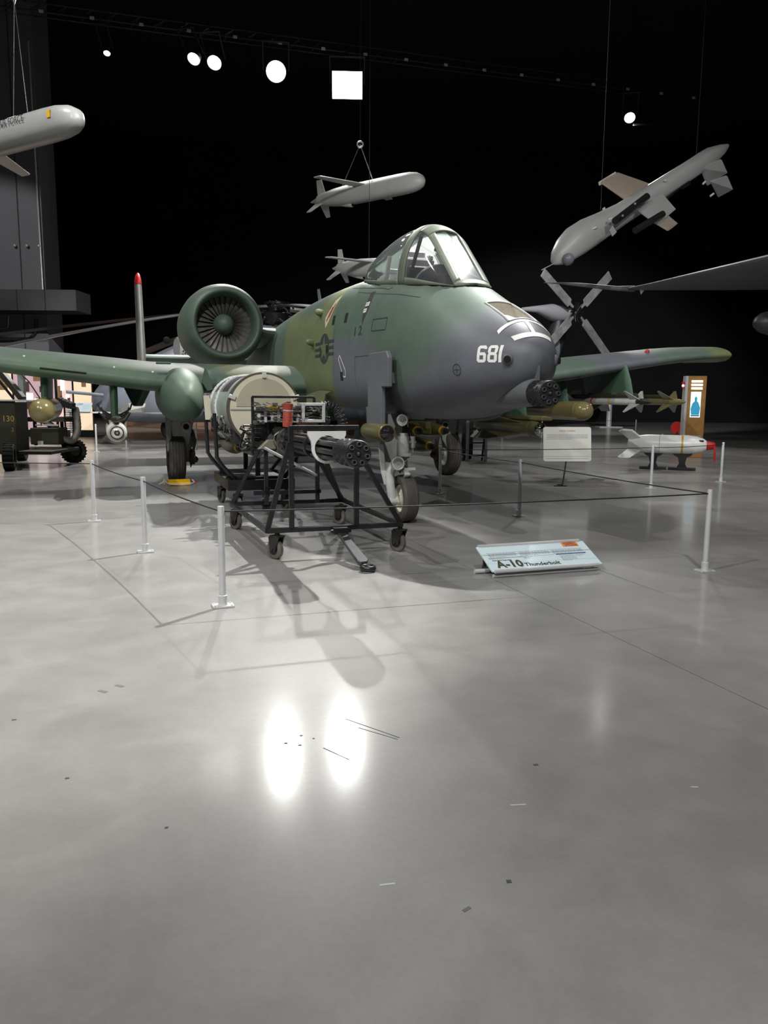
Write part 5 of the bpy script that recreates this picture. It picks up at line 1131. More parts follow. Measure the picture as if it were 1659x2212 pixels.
MB().tube((.95, 0, .18), (.95, 0, .23), .015, 8).build('lifting_lug', 'bright_metal', gb)
def cradle(x, label):
    p = ax_n + (ax_t - ax_n).normalized() * x; t = thing('display_stand', label, 'stand', (p.x, p.y, 0), rz, 'black glide bomb stands')
    MB().prism([(-.2, .352), (-.17, .32), (-.09, .28), (-.06, .14), (-.10, .06), (.10, .06), (.06, .14), (.09, .28), (.17, .32), (.2, .352)], (0, 0, 0), (1, 0, 0), (0, 0, 1), .22).build('stand_web', 'black_steel', t)
    MB().box((0, 0, .03), (.56, .30, .06)).build('stand_foot', 'black_steel', t, bevel=.006)
cradle(.52, 'black pedestal stand under the banded front of the white glide bomb'); cradle(1.12, 'black pedestal stand under the tail half of the white glide bomb')
# --- wooden kiosk with lit screen
ks = thing('information_kiosk', 'tall wooden kiosk with lit screen and three light strips', 'kiosk', (8.14, 20.95, 0), R(-8))
MB().box((.04, 0, 1.065), (.46, .30, 2.13)).build('kiosk_body', 'wood', ks, bevel=.008)
MB().box((-.225, 0, 1.065), (.07, .32, 2.13)).build('kiosk_side', 'kiosk_side', ks, bevel=.008)
for z in (1.99, 1.90, 1.81): MB().box((.03, -.155, z), (.28, .012, .052)).build('light_strip', 'lit_white', ks)
sc_ = MB().box((.02, -.155, 1.39), (.25, .012, .66)).build('screen', 'screen', ks)
MB().prism([(-.10, -.30), (.10, -.30), (.12, -.12), (.07, .02), (.03, .06), (.035, .14), (0, .19), (-.03, .14), (-.025, .06), (-.08, .0), (-.12, -.14)], (.02, -.163, 1.42), (1, 0, 0), (0, 0, 1), .004).build('screen_figure', 'screen_figure', sc_)
MB().box((.02, -.163, 1.10), (.22, .003, .03)).build('screen_caption', 'ink', sc_)
MB().box((-.30, -.05, 1.90), (.05, .10, .16)).build('kiosk_lamp', 'red', ks); MB().tube((-.31, -.10, 1.88), (-.31, -.12, 1.88), .03, 12).build('lamp_face', 'lit_white', ks)
t = thing('far_marker', 'small round red shape standing behind the wooden kiosk', 'marker', (9.32, 25.2, 0)); MB().lathe([(-.02, 0), (-.02, .20), (.02, .20), (.02, 0)], (0, 0, .62), (0, 1, 0), 24).build('marker_disc', 'red', t); MB().tube((0, 0, 0), (0, 0, .5), .03, 8).build('marker_leg', 'black_steel', t)
# ================================================================== things behind the jet
def box_thing(name, label, cat, loc, rz=0): return thing(name, label, cat, loc, rz)
# --- equipment box and step ladder behind the nose leg
eb = thing('equipment_box', 'tall black equipment box beside the far main wheel', 'box', (1.86, 19.9, 0), R(8))
MB().box((0, 0, .76), (.62, .6, 1.36)).build('box_body', 'black_hall', eb, bevel=.01)
for sx in (-.25, .25):
    for sy in (-.24, .24): MB().lathe([(-.02, 0), (-.02, .04), (.02, .04), (.02, 0)], (sx, sy, .04), (0, 1, 0), 14).build('box_wheel', 'dark_rubber', eb); MB().box((sx, sy, .085), (.06, .06, .03)).build('wheel_mount', 'dark_steel', eb)
lad = thing('step_stand', 'grey two-post step stand beside the black equipment box', 'stand', (2.22, 18.9, 0), R(10))
for x in (-.24, .22): MB().bar((x, 0, 0), (x, 0, 1.1), .06).build('stand_post', 'grey_paint', lad); MB().bar((x, .3, 0), (x, .02, .9), .04).build('stand_leg', 'black_steel', lad)
for z in (.15, .45, .78): MB().bar((-.24, .02, z), (.22, .02, z), .035).build('stand_step', 'black_steel', lad)
# --- ammunition loading trailer with 130 on its side
tr = thing('loading_trailer', 'dark olive ammunition loading trailer numbered 130', 'trailer', (-7.6, 16.9, 0), 0)
def T_(p): return Vector(p) - Vector((-7.6, 16.9, 0))
def tw(p, r_, w, ax, nm='trailer_tyre'):
    mb = MB(); h = w / 2; mb.lathe([(-h * .8, r_ * .55), (-h, r_ * .75), (-h * .9, r_ * .93), (-h * .5, r_), (h * .5, r_), (h * .9, r_ * .93), (h, r_ * .75), (h * .8, r_ * .55)], T_(p), ax, 30, cap=False)
    o = mb.build(nm, 'dark_rubber', tr, smooth=40); MB().lathe([(-h * .7, 0), (-h * .7, r_ * .3), (-h * .4, r_ * .56), (h * .4, r_ * .56), (h * .7, r_ * .3), (h * .7, 0)], T_(p), ax, 20).build('wheel_disc', 'olive_dark', o, smooth=40)
    tk = MB(); d = Vector(ax).normalized()
    for i in range(22):
        q = 2 * pi * i / 22; u1 = d.cross(Vector((0, 0, 1))).normalized(); e = u1 * cos(q) + Vector((0, 0, 1)) * sin(q); tk.box(T_(p) + e * r_, (r_ * .10, w * .8, .02), Matrix((e.cross(d), d, e)).transposed())
    tag(tk.build('tread_lugs', 'dark_rubber', o), kind='stuff')
tw((-7.55, 15.8, .27), .27, .22, (.95, .3, 0)); tw((-8.5, 16.1, .27), .27, .22, (.95, .3, 0)); tw((-7.02, 17.75, .26), .26, .28, (.8, -.6, 0)); tw((-8.4, 18.2, .26), .26, .22, (.95, .2, 0))
MB().box(T_((-8.33, 16.4, .86)), (1.62, .55, 1.04)).build('trailer_cabinet', 'olive_dark', tr, bevel=.02)
MB().box(T_((-7.9, 16.1, 1.395)), (2.3, .1, .03)).build('top_strip', 'bright_metal', tr)
MB().box(T_((-7.65, 16.9, .33)), (1.6, 1.5, .07)).build('trailer_chassis', 'olive_dark', tr, bevel=.01)
text_obj('130', .17, T_((-7.68, 16.124, 1.02)), (1, 0, 0), (0, 0, 1), 'ink_yellow', tr, 'trailer_number', lift=.003)
text_obj('2', .11, T_((-7.60, 16.124, .80)), (1, 0, 0), (0, 0, 1), 'ink_yellow', tr, 'trailer_mark', lift=.003)
MB().box(T_((-7.38, 17.35, .62)), (.62, .5, .36)).build('drive_box', 'olive_dark', tr, bevel=.015); MB().box(T_((-7.46, 17.08, .48)), (.12, .02, .08)).build('drive_plate', 'cream_dark', tr)
MB().box(T_((-7.4, 17.5, .98)), (.8, .5, .10)).build('upper_deck', 'olive_dark', tr); MB().box(T_((-7.35, 17.2, .86)), (.5, .06, .03)).build('deck_edge', 'gear_light', tr); MB().box(T_((-7.42, 17.15, .72)), (.36, .04, .02)).build('deck_edge', 'gear_light', tr)
for x in (-7.75, -7.15): MB().bar(T_((x, 17.5, .4)), T_((x, 17.5, 1.0)), .06).build('deck_post', 'olive_dark', tr)
MB().bar(T_((-8.45, 17.2, 2.2)), T_((-7.80, 17.1, 1.42)), .16, .12).build('loader_boom', 'olive_dark', tr, bevel=.01); MB().bar(T_((-8.45, 17.05, 2.05)), T_((-7.95, 17.0, 1.42)), .04).build('boom_strut', 'black_steel', tr)
MB().bar(T_((-7.9, 17.3, 1.35)), T_((-7.9, 17.3, 2.1)), .12).build('boom_post', 'grey_paint', tr); MB().path([T_((-8.0, 17.2, 2.1)), T_((-7.7, 17.2, 1.8)), T_((-7.45, 17.2, 1.4))], .015, 6).build('boom_cable', 'black_rope', tr)
MB().ring(T_((-8.1, 16.2, 1.50)), (0, .9, .4), .085, .012, 18, 6).build('hand_wheel', 'black_steel', tr, smooth=60); MB().tube(T_((-8.1, 16.3, 1.38)), T_((-8.1, 16.2, 1.50)), .012, 6).build('wheel_shaft', 'black_steel', tr)
for i in range(9): MB().box(T_((-7.30 + .045 * i, 17.8 - .02 * i, 1.38 - .012 * i)), (.04, .22, .16 - .006 * i), Matrix.Rotation(.1 * (i % 2), 3, 'X')).build('chute_segment', 'muzzle_black', tr, bevel=.01)
MB().bar(T_((-7.35, 17.7, 1.27)), T_((-6.9, 17.6, 1.22)), .16, .02).build('chute_tray', 'black_steel', tr)
for i in range(15): MB().box(T_((-7.13, 17.85, .68 + .04 * i)), (.16, .10, .014)).build('chute_rung', 'mixed_metal' if i % 2 else 'dark_steel', tr)
for x in (-7.22, -7.04): MB().bar(T_((x, 17.85, .62)), T_((x, 17.85, 1.28)), .03).build('chute_rail', 'olive_dark', tr)
def hose(pts, r_, m):
    P = []
    for i in range(len(pts) - 1):
        for k in range(8):
            t_ = k / 8; p0_ = pts[max(0, i - 1)]; p1_, p2_ = pts[i], pts[i + 1]; p3_ = pts[min(len(pts) - 1, i + 2)]
            P.append(T_([.5 * ((2 * b) + (-a + c) * t_ + (2 * a - 5 * b + 4 * c - d) * t_ ** 2 + (-a + 3 * b - 3 * c + d) * t_ ** 3) for a, b, c, d in zip(p0_, p1_, p2_, p3_)]))
    P.append(T_(pts[-1])); return MB().path(P, [r_ * (1 if i % 2 else .9) for i in range(len(P))], 10).build('ribbed_hose', m, tr, smooth=40)
mat('hose_grey', (.12, .115, .10), .55, var=.2, scale=10)
hose([(-7.45, 17.3, .95), (-7.25, 17.35, .78), (-7.12, 17.4, .58), (-6.95, 17.5, .50), (-6.85, 17.6, .70), (-6.88, 17.7, 1.0), (-6.95, 17.8, 1.22)], .075, 'hose_grey')
hose([(-7.4, 17.5, .85), (-7.2, 17.6, .6), (-7.0, 17.7, .55), (-6.95, 17.8, .8), (-7.0, 17.9, 1.2)], .06, 'hose_grey')
# --- reading rail and posts before the helicopter
rl = thing('reading_rail', 'white reading rail with tilted panels along the helicopter', 'rail', (-7.2, 22.4, 0), R(-6))
MB().box((0, 0, 1.02), (3.9, .05, .045)).build('rail_bar', 'white_paint', rl)
for x in (-1.78, -.15, 1.75): MB().tube((x, 0, 0), (x, 0, 1.0), .028, 12).build('rail_post', 'aluminium', rl, smooth=40); MB().box((x, 0, .01), (.2, .2, .02)).build('post_foot', 'aluminium', rl)
for x, w, tx_ in ((-1.45, .66, 'MH-53M'), (.12, .66, None)):
    b_1 = MB().box((x, -.06, 1.16), (w, .02, .30), Matrix.Rotation(R(-35), 3, 'X')).build('rail_panel', 'panel_blue' if tx_ else 'panel_white', rl)
    e = Vector((0, sin(R(35)), cos(R(35)))); n_ = Vector((0, -cos(R(35)), sin(R(35))))
    def onr(u, v, x=x, w=w, e=e, n_=n_): return Vector((x - w / 2 + u, -.06, 1.16)) + e * (v - .15) + n_ * .011
    if tx_: text_obj(tx_, .095, onr(.22, .245), U, e, 'ink_blue', rl, 'panel_title', lift=.001)
    lines(rl, onr, .40 if tx_ else .05, .62, .06, .22, 5, 'ink_grey', .008)
MB().box((1.55, -.02, 1.06), (.36, .03, .12)).build('rail_panel', 'white_paint', rl)
# --- the big grey helicopter
hel = thing('helicopter', 'large grey transport helicopter with drooping rotor blades behind the jet', 'helicopter', (-9.3, 25.3, 0), math.atan2(13.0, 18.1))
HS = [(0, .2, 1.05, 1.5), (.3, .65, .85, 1.85), (.9, 1.0, .68, 2.25), (1.6, 1.22, .62, 2.6), (2.4, 1.32, .6, 3.0), (3.2, 1.35, .6, 3.35), (5, 1.35, .6, 3.5), (9, 1.35, .6, 3.5), (12, 1.3, .7, 3.45), (14.5, 1.0, 1.5, 3.4), (17.5, .6, 2.4, 3.5), (20, .42, 3.0, 3.9), (21.3, .3, 3.3, 4.3)]
rr_ = []
for i in range(60):
    s_ = 21.3 * (i / 59) ** 1.4; w, zb, zt = smooth_tab(HS, s_); zm = (zb + zt) / 2; h = (zt - zb) / 2
    rr_.append([(s_, w * math.copysign(abs(cos(2 * pi * k / 36)) ** .75, cos(2 * pi * k / 36)), zm + h * math.copysign(abs(sin(2 * pi * k / 36)) ** .75, sin(2 * pi * k / 36))) for k in range(36)])
MB().loft(rr_).build('helicopter_body', 'helicopter_grey', hel, smooth=60)
def hl(p): return hel_m @ Vector(p)
hel_m = (Matrix.Translation((-9.3, 25.3, 0)) @ Matrix.Rotation(math.atan2(13.0, 18.1), 4, 'Z')).inverted()
for sg in (-1,):
    for s0, s1, z0, z1 in ((.75, 1.35, 1.62, 2.02), (1.5, 2.2, 1.75, 2.35)): MB().prism([(s0, z0), (s1, z0 + .05), (s1, z1), (s0 + .2, z1 - .12)], (0, sg * (.98 if s0 < 1 else 1.2), 0), (1, 0, 0), (0, 0, 1), .16).build('cockpit_window', mat('heli_glass', (.05, .05, .055), .12, .2).name if 'heli_glass' not in MAT else 'heli_glass', hel)
for s_, z in ((4.6, 1.75), (6.2, 1.75), (7.8, 1.75)): MB().lathe([(0, .2), (.05, .2), (.05, 0)], (s_, -1.34, z), (0, -1, 0), 20).build('cabin_window', 'heli_glass', hel)
MB().path([(0.1, -.75, 1.5), (-.4, -.8, 1.55), (-1.0, -.8, 1.6)], .05, 8).build('refuelling_probe', 'helicopter_grey', hel, smooth=60)
MB().lathe([(0, .05), (.2, .32), (.7, .38), (3.2, .38), (3.8, .2), (4, .02)], (2.8, -2.05, 1.25), (1, 0, 0), 24).build('sponson_tank', 'helicopter_dark', hel, smooth=60); MB().box((4.6, -1.5, 1.3), (1.6, .9, .18)).build('sponson', 'helicopter_grey', hel, bevel=.03)
MB().loft([[(s_, w * cos(2 * pi * k / 24), 3.3 + h * sin(2 * pi * k / 24)) for k in range(24)] for s_, w, h in ((2.9, .3, .2), (3.4, .8, .55), (4.5, .95, .72), (8, .95, .75), (10, .6, .5), (11.5, .2, .2))]).build('engine_deck', 'helicopter_grey', hel, smooth=60)
ic = hl(at(398, 752, 25.2)); q_ = MB().lathe([(0, .08), (0, .30), (.04, .34), (.62, .34), (.7, .26)], ic - Vector((.25, 0, 0)), (1, 0, 0), 28).build('intake_filter', mat('filter_white', (.42, .43, .45), .5).name, hel, smooth=40)
hb_ = MB()
for row in range(7):
    for k in range(18):
        an = 2 * pi * (k + .5 * (row % 2)) / 18; e = Vector((0, cos(an), sin(an))); hb_.box(ic - Vector((.25, 0, 0)) + Vector((.09 + .075 * row, 0, 0)) + e * .34, (.045, .05, .006), Matrix((Vector((1, 0, 0)), Vector((0, -sin(an), cos(an))), e)).transposed())
tag(hb_.build('filter_holes', 'helicopter_dark', q_), kind='stuff')
MB().ball(hl(at(360, 735, 25.3)), .11, 14, 10).build('intake_mouth', 'bore', hel, smooth=60)
# rotor head and seven drooping blades
hw = at(598, 672, 28.9); hc = hl(hw)
MB().lathe([(-1.15, .25), (-.5, .25), (-.4, .45), (-.1, .5), (0, .36), (.2, .36), (.22, .45), (.30, .45), (.32, 0)], hc, (0, 0, 1), 28).build('rotor_hub', 'rotor_black', hel, smooth=40)
hm = MB(); random.seed(5)
for i in range(26):
    q = random.random() * 2 * pi; r_ = .35 + .35 * random.random(); z = random.uniform(-.45, .25); hm.tube(hc + Vector((r_ * cos(q), r_ * sin(q), z)), hc + Vector(((r_ + .1) * cos(q + .3), (r_ + .1) * sin(q + .3), z + random.uniform(-.2, .2))), .035, 7)
tag(hm.build('rotor_linkages', 'helicopter_dark', hel, smooth=60), kind='stuff')
BASE = math.atan2(-.6, -10.2) - math.atan2(13.0, 18.1)
for k in (0, 1, 2, 4, 5, 6):
    q = BASE + 2 * pi * k / 7; d = Vector((cos(q), sin(q), 0)); s2 = Vector((-sin(q), cos(q), 0)); rings = []
    for i in range(15):
        t_ = i / 14; r_ = .5 + 10.3 * t_; w = .10 if t_ < .08 else .34; zz = hc.z + .08 - 1.15 * t_ ** 1.25 * (1.0 + .75 * (k == 1)); th = .09 if t_ < .08 else .045
        o_ = Vector((hc.x, hc.y, 0)) + d * r_
        rings.append([o_ - s2 * w + Vector((0, 0, zz)), o_ - s2 * w * .3 + Vector((0, 0, zz + th)), o_ + s2 * w + Vector((0, 0, zz)), o_ - s2 * w * .3 + Vector((0, 0, zz - th))])
    MB().loft(rings).build('rotor_blade', 'rotor_black' if k in (0, 1, 2) else 'rotor_grey', hel, smooth=40)
# tail pylon and tail rotor
tw_ = at(1240, 675, 38.0); tc_ = hl(tw_)
def on_side_plane(px_, py_, y):
    cl = hl((0, 0, EYE)); rl_ = hl(at(px_, py_, 38.0)) - cl; return cl + rl_ * ((y - cl.y) / rl_.y)
cp = [on_side_plane(1128, 668, tc_.y + .5), on_side_plane(1160, 668, tc_.y + .5), on_side_plane(1190, 674, tc_.y + .5), on_side_plane(1212, 680, tc_.y + .45), on_side_plane(1228, 682, tc_.y + .4)]
MB().path(cp, [.08, .16, .38, .42, .30], 16).build('tail_cap', mat('tail_white', (.45, .47, .5), .45).name, hel, smooth=60)
py_l = [on_side_plane(1178, 790, tc_.y + .6), on_side_plane(1196, 740, tc_.y + .6), on_side_plane(1206, 705, tc_.y + .55), on_side_plane(1208, 685, tc_.y + .5)]
MB().path(py_l, [.6, .5, .42, .36], 18).build('tail_pylon', 'helicopter_dark', hel, smooth=60)
MB().lathe([(-.9, .05), (-.7, .28), (-.2, .34), (0, .28), (.06, .12), (.1, 0)], tc_, (0, -1, 0), 24).build('tail_rotor_gearbox', 'helicopter_grey', hel, smooth=60)
rvec = Vector((0, -1, 0)); hm = MB()
for i in range(14):
    q = 2 * pi * i / 14; hm.tube(tc_ + Vector((.1 * cos(q), -.1, .1 * sin(q))), tc_ + Vector((.45 * cos(q + .5), -.2, .45 * sin(q + .5))), .035, 7)
tag(hm.build('tail_rotor_links', 'rotor_black', hel, smooth=60), kind='stuff')
for px_, py_, wd_ in ((1172, 588, .40), (1318, 594, .40), (1312, 768, .40), (1180, 752, .40)):
    cl = hl((0, 0, EYE)); rl_ = hl(at(px_, py_, 38.0)) - cl; e = cl + rl_ * ((tc_.y - .2 - cl.y) / rl_.y) - tc_; e.y = 0; Lb = e.length; e.normalize(); s2 = Vector((0, -1, 0)).cross(e)
    tw__ = [(t_, wd_ * (.35 if t_ < .2 else 1)) for t_ in (.12, .2, .22, 1.0)]
    pol = [(.35, -.06), (.62, -.07), (.68, -wd_ * .55), (Lb, -wd_ * .55), (Lb, wd_ * .55), (.68, wd_ * .55), (.62, .07), (.35, .06)]
    MB().prism(pol, tc_ + Vector((0, -.2, 0)), e, s2, .05).build('tail_rotor_blade', 'rotor_grey', hel, bevel=.01)
# wheels so that it stands
for s_, y in ((2.6, 0), (9.8, -1.7), (9.8, 1.7)):
    MB().lathe([(-.14, .2), (-.16, .32), (-.1, .4), (.1, .4), (.16, .32), (.14, .2)], (s_, y, .4), (0, 1, 0), 24).build('helicopter_wheel', 'dark_rubber', hel, smooth=40); MB().tube((s_, y, .4), (s_, y * .7, 1.1), .09, 10).build('wheel_leg', 'helicopter_dark', hel)
# --- jet parked beyond the frame: its wing with the long probe
pj = thing('parked_jet', 'grey wing of a parked jet with a long thin probe reaching from its tip', 'aircraft', (20.0, 22.0, 0), 0)
def J_(p): return Vector(p) - Vector((20, 22, 0))
WZ = 5.03
Wn = [((7.75, 26.0), (8.2, 26.4), .05), ((8.15, 24.8), (10.2, 26.3), .12), ((8.75, 22.6), (11.7, 26.15), .2), ((9.45, 19.9), (13.6, 25.9), .26), ((10.4, 16.8), (16.2, 25.4), .34), ((11.6, 13.5), (18.5, 25), .36)]
rg_ = []
for (lx, ly), (tx2, ty2), th in Wn:
    rg_.append([J_((lx + (tx2 - lx) * x, ly + (ty2 - ly) * x, WZ + y * th / .12)) for x, y in [(x, (y - .045 / .25 * (x - x * x))) for x, y in AF]])
MB().loft(rg_).build('jet_wing', 'wing_grey', pj, smooth=50)
MB().path([J_((8.0, 26.1, WZ)), J_((7.4, 26.05, WZ)), J_((6.2, 26.0, WZ + .1)), J_((5.6, 25.95, WZ + .13)), J_((5.05, 25.9, WZ + .14))], [.10, .075, .06, .03, .008], 10).build('pitot_probe', 'wing_grey', pj, smooth=50)
MB().prism([(0, 0), (.18, 0), (.05, -.18)], J_((8.05, 25.7, WZ - .05)), (1, 0, 0), (0, 0, 1), .03).build('probe_vane', 'gear_light', pj)
MB().lathe([(0, 0.0), (.05, .14), (.2, .25), (.5, .33), (3, .36), (5, .2), (5.6, .0)], J_(at(1628, 697, 21.0)), (1, .1, 0), 24).build('drop_tank', 'helicopter_dark', pj, smooth=60)
MB().bar(J_((12.5, 21.3, 3.7)), J_((12.5, 21.3, 4.9)), .9, .12).build('tank_pylon', 'wing_grey', pj)
MB().lathe([(0, .2), (2, 1.0), (6, 1.4), (16, 1.4), (20, .5)], J_((15, 13.5, 3.6)), (.25, .97, 0), 28).build('jet_fuselage', 'wing_grey', pj, smooth=60)
for p in ((16.6, 18, 0), (18.4, 24, 0), (21, 23, 0)): MB().tube(J_((p[0], p[1], .2)), J_((p[0], p[1], 2.6)), .12, 10).build('jet_leg', 'gear_grey', pj); MB().lathe([(-.14, .15), (-.16, .4), (.16, .4), (.14, .15)], J_((p[0], p[1], .4)), (1, 0, 0), 20).build('jet_wheel', 'dark_rubber', pj)
# --- grey pillar, duct and pipes at the side of the hall
pw = thing('pillar', 'wide grey concrete pillar with duct and pipes', 'pillar', (-16.3, 31.0, 0))
MB().box((0, 0, 8.3), (7.15, 1.4, 16.6)).build('pillar_shaft', 'grey_wall', pw)
MB().box((0.0, -.72, 8.3), (.02, .03, 16.6)).build('pillar_joint', 'beam_grey', pw); MB().box((2.7, -.72, 8.3), (.03, .03, 16.6)).build('pillar_joint', 'beam_grey', pw)
MB().box((.9, -1.6, 4.83), (8.8, 1.4, .72)).build('duct', 'beam_grey', pw); MB().box((3.2, -2.31, 4.83), (.02, .02, .72)).build('duct_seam', 'black_steel', pw); MB().box((4.2, -2.31, 4.83), (.02, .02, .72)).build('duct_seam', 'black_steel', pw)
MB().tube((3.5, -.78, 5.2), (3.45, -.78, 14), .035, 8).build('conduit', 'bright_metal', pw); 
MB().path([(-3, -.8, 3.55), (2.2, -.8, 3.55), (2.9, -.8, 3.58), (3.15, -.8, 3.8), (3.2, -.8, 4.3)], .06, 8).build('conduit', 'dark_steel', pw, smooth=60)
MB().path([(-3, -.76, 3.95), (1.9, -.76, 3.95), (2.1, -.76, 4.0), (2.15, -.76, 4.4)], .02, 6).build('conduit', 'bright_metal', pw, smooth=60)
for x, z in ((2.55, 6.95), (3.0, 6.95), (3.45, 6.95), (1.5, 3.48), (1.5, 3.62)): MB().ball((x, -.8, z), .06, 10, 8).build('conduit_clip', 'bright_metal', pw, smooth=60)
# --- lamp-lit display boards far behind the trailer, their brightness put in as emission
for i, (x0, x1, z0, z1, m, lb) in enumerate(((-18.6, -16.2, .2, 3.3, 'lit_cream_glow', 'lamp-lit display board with painted-in glow and tan pictures behind the trailer boom'), (-16.1, -14.35, .2, 3.2, 'lit_mauve_glow', 'lamp-lit mauve picture board with painted-in glow behind the trailer boom post'), (-14.2, -13.6, .2, 3.1, 'lit_pink_glow', 'narrow lamp-lit pink board with painted-in glow behind the olive pod pylon'), (-13.5, -12.75, .2, 3.0, 'lit_cream_glow', 'lamp-lit cream text board with painted-in glow beside the helicopter nose'))):
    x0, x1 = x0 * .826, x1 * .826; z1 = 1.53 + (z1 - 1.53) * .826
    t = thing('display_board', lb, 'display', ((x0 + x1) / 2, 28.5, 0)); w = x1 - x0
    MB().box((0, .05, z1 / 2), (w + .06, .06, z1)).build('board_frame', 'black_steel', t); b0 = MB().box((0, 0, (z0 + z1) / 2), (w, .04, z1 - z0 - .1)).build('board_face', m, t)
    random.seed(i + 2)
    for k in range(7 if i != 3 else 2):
        cx, cz, sw, sh = random.uniform(-.38, .38) * w, random.uniform(1.1, 2.35), random.uniform(.1, .3) * w, random.uniform(.15, .5); MB().box((cx, -.03 - .002 * k, cz), (sw, .012, sh)).build('picture', ('poster_dark', 'poster_tan', 'lit_white')[k % 3] if i < 3 else 'poster_tan', t)  # white pictures glow as well, in place of lamplight
t = thing('display_case', 'small pale text stand far behind the slim wing missiles', 'display', (11.9, 42.0, 0)); MB().tube((0, 0, 0), (0, 0, 1.5), .14, 12).build('case_post', 'aluminium', t); MB().box((0, 0, 1.75), (2.2, .2, .9)).build('case_panel', 'panel_white', t); MB().box((0, 0, .03), (1.2, 1.0, .06)).build('case_foot', 'aluminium', t)
# low lit wall behind the helicopter
t = thing('low_wall', 'low brick-coloured lit wall under the helicopter', 'wall', (-6.0, 38.0, 0)); MB().box((0, 0, .45), (14, .25, .9)).build('wall_core', mat('low_wall_tan', (.32, .2, .14), .7, var=.15).name, t)
for i in range(12): MB().box((-6.6 + 1.2 * i, -.14, .45), (1.12, .03, .8)).build('wall_panel', 'low_wall_tan', t)
# ================================================================== things hanging from the ceiling
mat('cable_steel', (.10, .10, .11), .5, .3)
def frame_from(fwd, up=(0, 0, 1)):
    f = Vector(fwd).normalized(); s = f.cross(Vector(up)).normalized(); u = s.cross(f); return Matrix((f, -s, u)).transposed()   # local x forward, y left, z up
def cable(p, q, label, r=.009):
    o = MB().tube(p, q, r, 6).build('suspension_cable', 'cable_steel' if r < .015 else 'bright_metal'); return tag(o, label, 'cable', 'steel suspension cables')
def cruise(nose, tail, label, r, wing_end=None, text=None, span=1.8):
    """nose, tail: world points"""
    f = (nose - tail); L = f.length; M3 = frame_from(f); o = (nose + tail) / 2
    t = thing('cruise_missile', label, 'missile', o, 0, 'white cruise missiles hung from the ceiling', rot=M3.to_euler()); h = L / 2
    sec = []
    for x, k, dz in ((h, .02, -.1), (h - .03, .3, -.08), (h - .12, .58, -.04), (h - .3, .82, -.01), (h - .6, .96, 0), (h - 1.0, 1, 0), (-h * .35, 1, 0), (-h * .6, .9, .02), (-h * .85, .66, .06), (-h * .95, .5, .08)):
        sec.append([(x, r * k * math.copysign(abs(cos(2 * pi * i / 28)) ** .8, cos(2 * pi * i / 28)), r * dz + r * k * 1.05 * math.copysign(abs(sin(2 * pi * i / 28)) ** .85, sin(2 * pi * i / 28))) for i in range(28)])
    wm = 'missile_grey' if text else 'missile_white'
    MB().loft(sec).build('missile_body', wm, t, smooth=50)
    for s in (-1, 1): MB().prism([(.15, r * .6), (-.40, r * .6), (-.75, span), (-.45, span)], (0, 0, r * .55 if text is None else -r * .5), (1, 0, 0), (0, s, .0 if text is None else -.12), .035).build('wing', wm, t, bevel=.008)
    MB().prism([(-h * .8, r * .4), (-h * .97, r * .4), (-h * 1.0, r * 2.3), (-h * .9, r * 2.3)], (0, 0, 0), (1, 0, 0), (0, 0, 1), .03).build('tail_fin', 'missile_white', t)
    for s in (-1, 1): MB().prism([(-h * .8, r * .4), (-h * .97, r * .4), (-h * 1.0, r * 2.2), (-h * .92, r * 2.2)], (0, 0, 0), (1, 0, 0), (0, s, -.9 if s < 0 else -.9), .03).build('tail_fin', 'missile_white', t)
    MB().lathe([(-h * .97, r * .4), (-h * 1.12, .02)], (0, 0, r * .05), (1, 0, 0), 16).build('tail_cone', 'missile_white', t, smooth=50)
    MB().lathe([(0, r * .25), (.02, r * .3), (.3, r * .28), (.9, .02)], (-h * .28, 0, -r * 1.05), (-1, 0, .12), 16).build('engine_inlet', 'missile_white', t, smooth=50); MB().tube((-h * .28 + .004, 0, -r * 1.05), (-h * .28 + .006, 0, -r * 1.05), r * .24, 14).build('inlet_mouth', 'bore', t)
    if text:
        text_obj(text, .19, (h - 1.98, -r * 1.012, r * .42), (1, 0, 0), (0, .0, 1), 'ink', t, 'lettering', lift=.02, sx=.9)
        MB().box((h - .62, -r * .97, r * .25), (.10, .03, .14)).build('yellow_mark', 'gold_band', t); MB().box((h - 2.2, 0, r * 1.08), (.3, .1, .06)).build('hoist_lug', 'missile_white', t)
    return t
n_, t_ = at(917, 388, 28.0), at(684, 436, 31.2)
cruise(n_, t_, 'white cruise missile hanging high above the cockpit canopy', .33, span=2.0)
rg = at(778, 312, 29.4); top = rg.copy(); top.z = 16.9
cable(rg, top, 'thin steel cable rising from the ring above the high white missile'); mid = (n_ * .55 + t_ * .45)
cable(rg, mid + Vector((0, 0, .33)), 'bright steel sling from the ring to the nose half of the high missile', .018); cable(rg, (n_ * .25 + t_ * .75) + Vector((0, 0, .3)), 'thin steel sling from the ring to the tail half of the high missile')
MB_r = MB().ring(rg, (0, 1, 0), .10, .03, 14, 6).build('hoist_ring', 'bright_metal'); tag(MB_r, 'small steel hoist ring above the high white missile', 'ring')
n2, t2 = at(905, 574, 24.6), at(728, 581, 27.2)
cruise(n2, t2, 'white cruise missile hanging low, half hidden by the canopy', .27, span=1.5)
c2 = at(797, 566, 26.2); c2t = c2.copy(); c2t.z = 16.9; cable(c2, c2t, 'long thin steel cable down to the low white missile')
n3 = at(176, 252, 16.5); t3 = n3 + Vector((-.85, .53, 0)) * 6.3
cruise(n3, t3, 'white cruise missile lettered U.S. AIR FORCE hanging beside the pillar', .30, text='U.S. AIR FORCE', span=1.3)
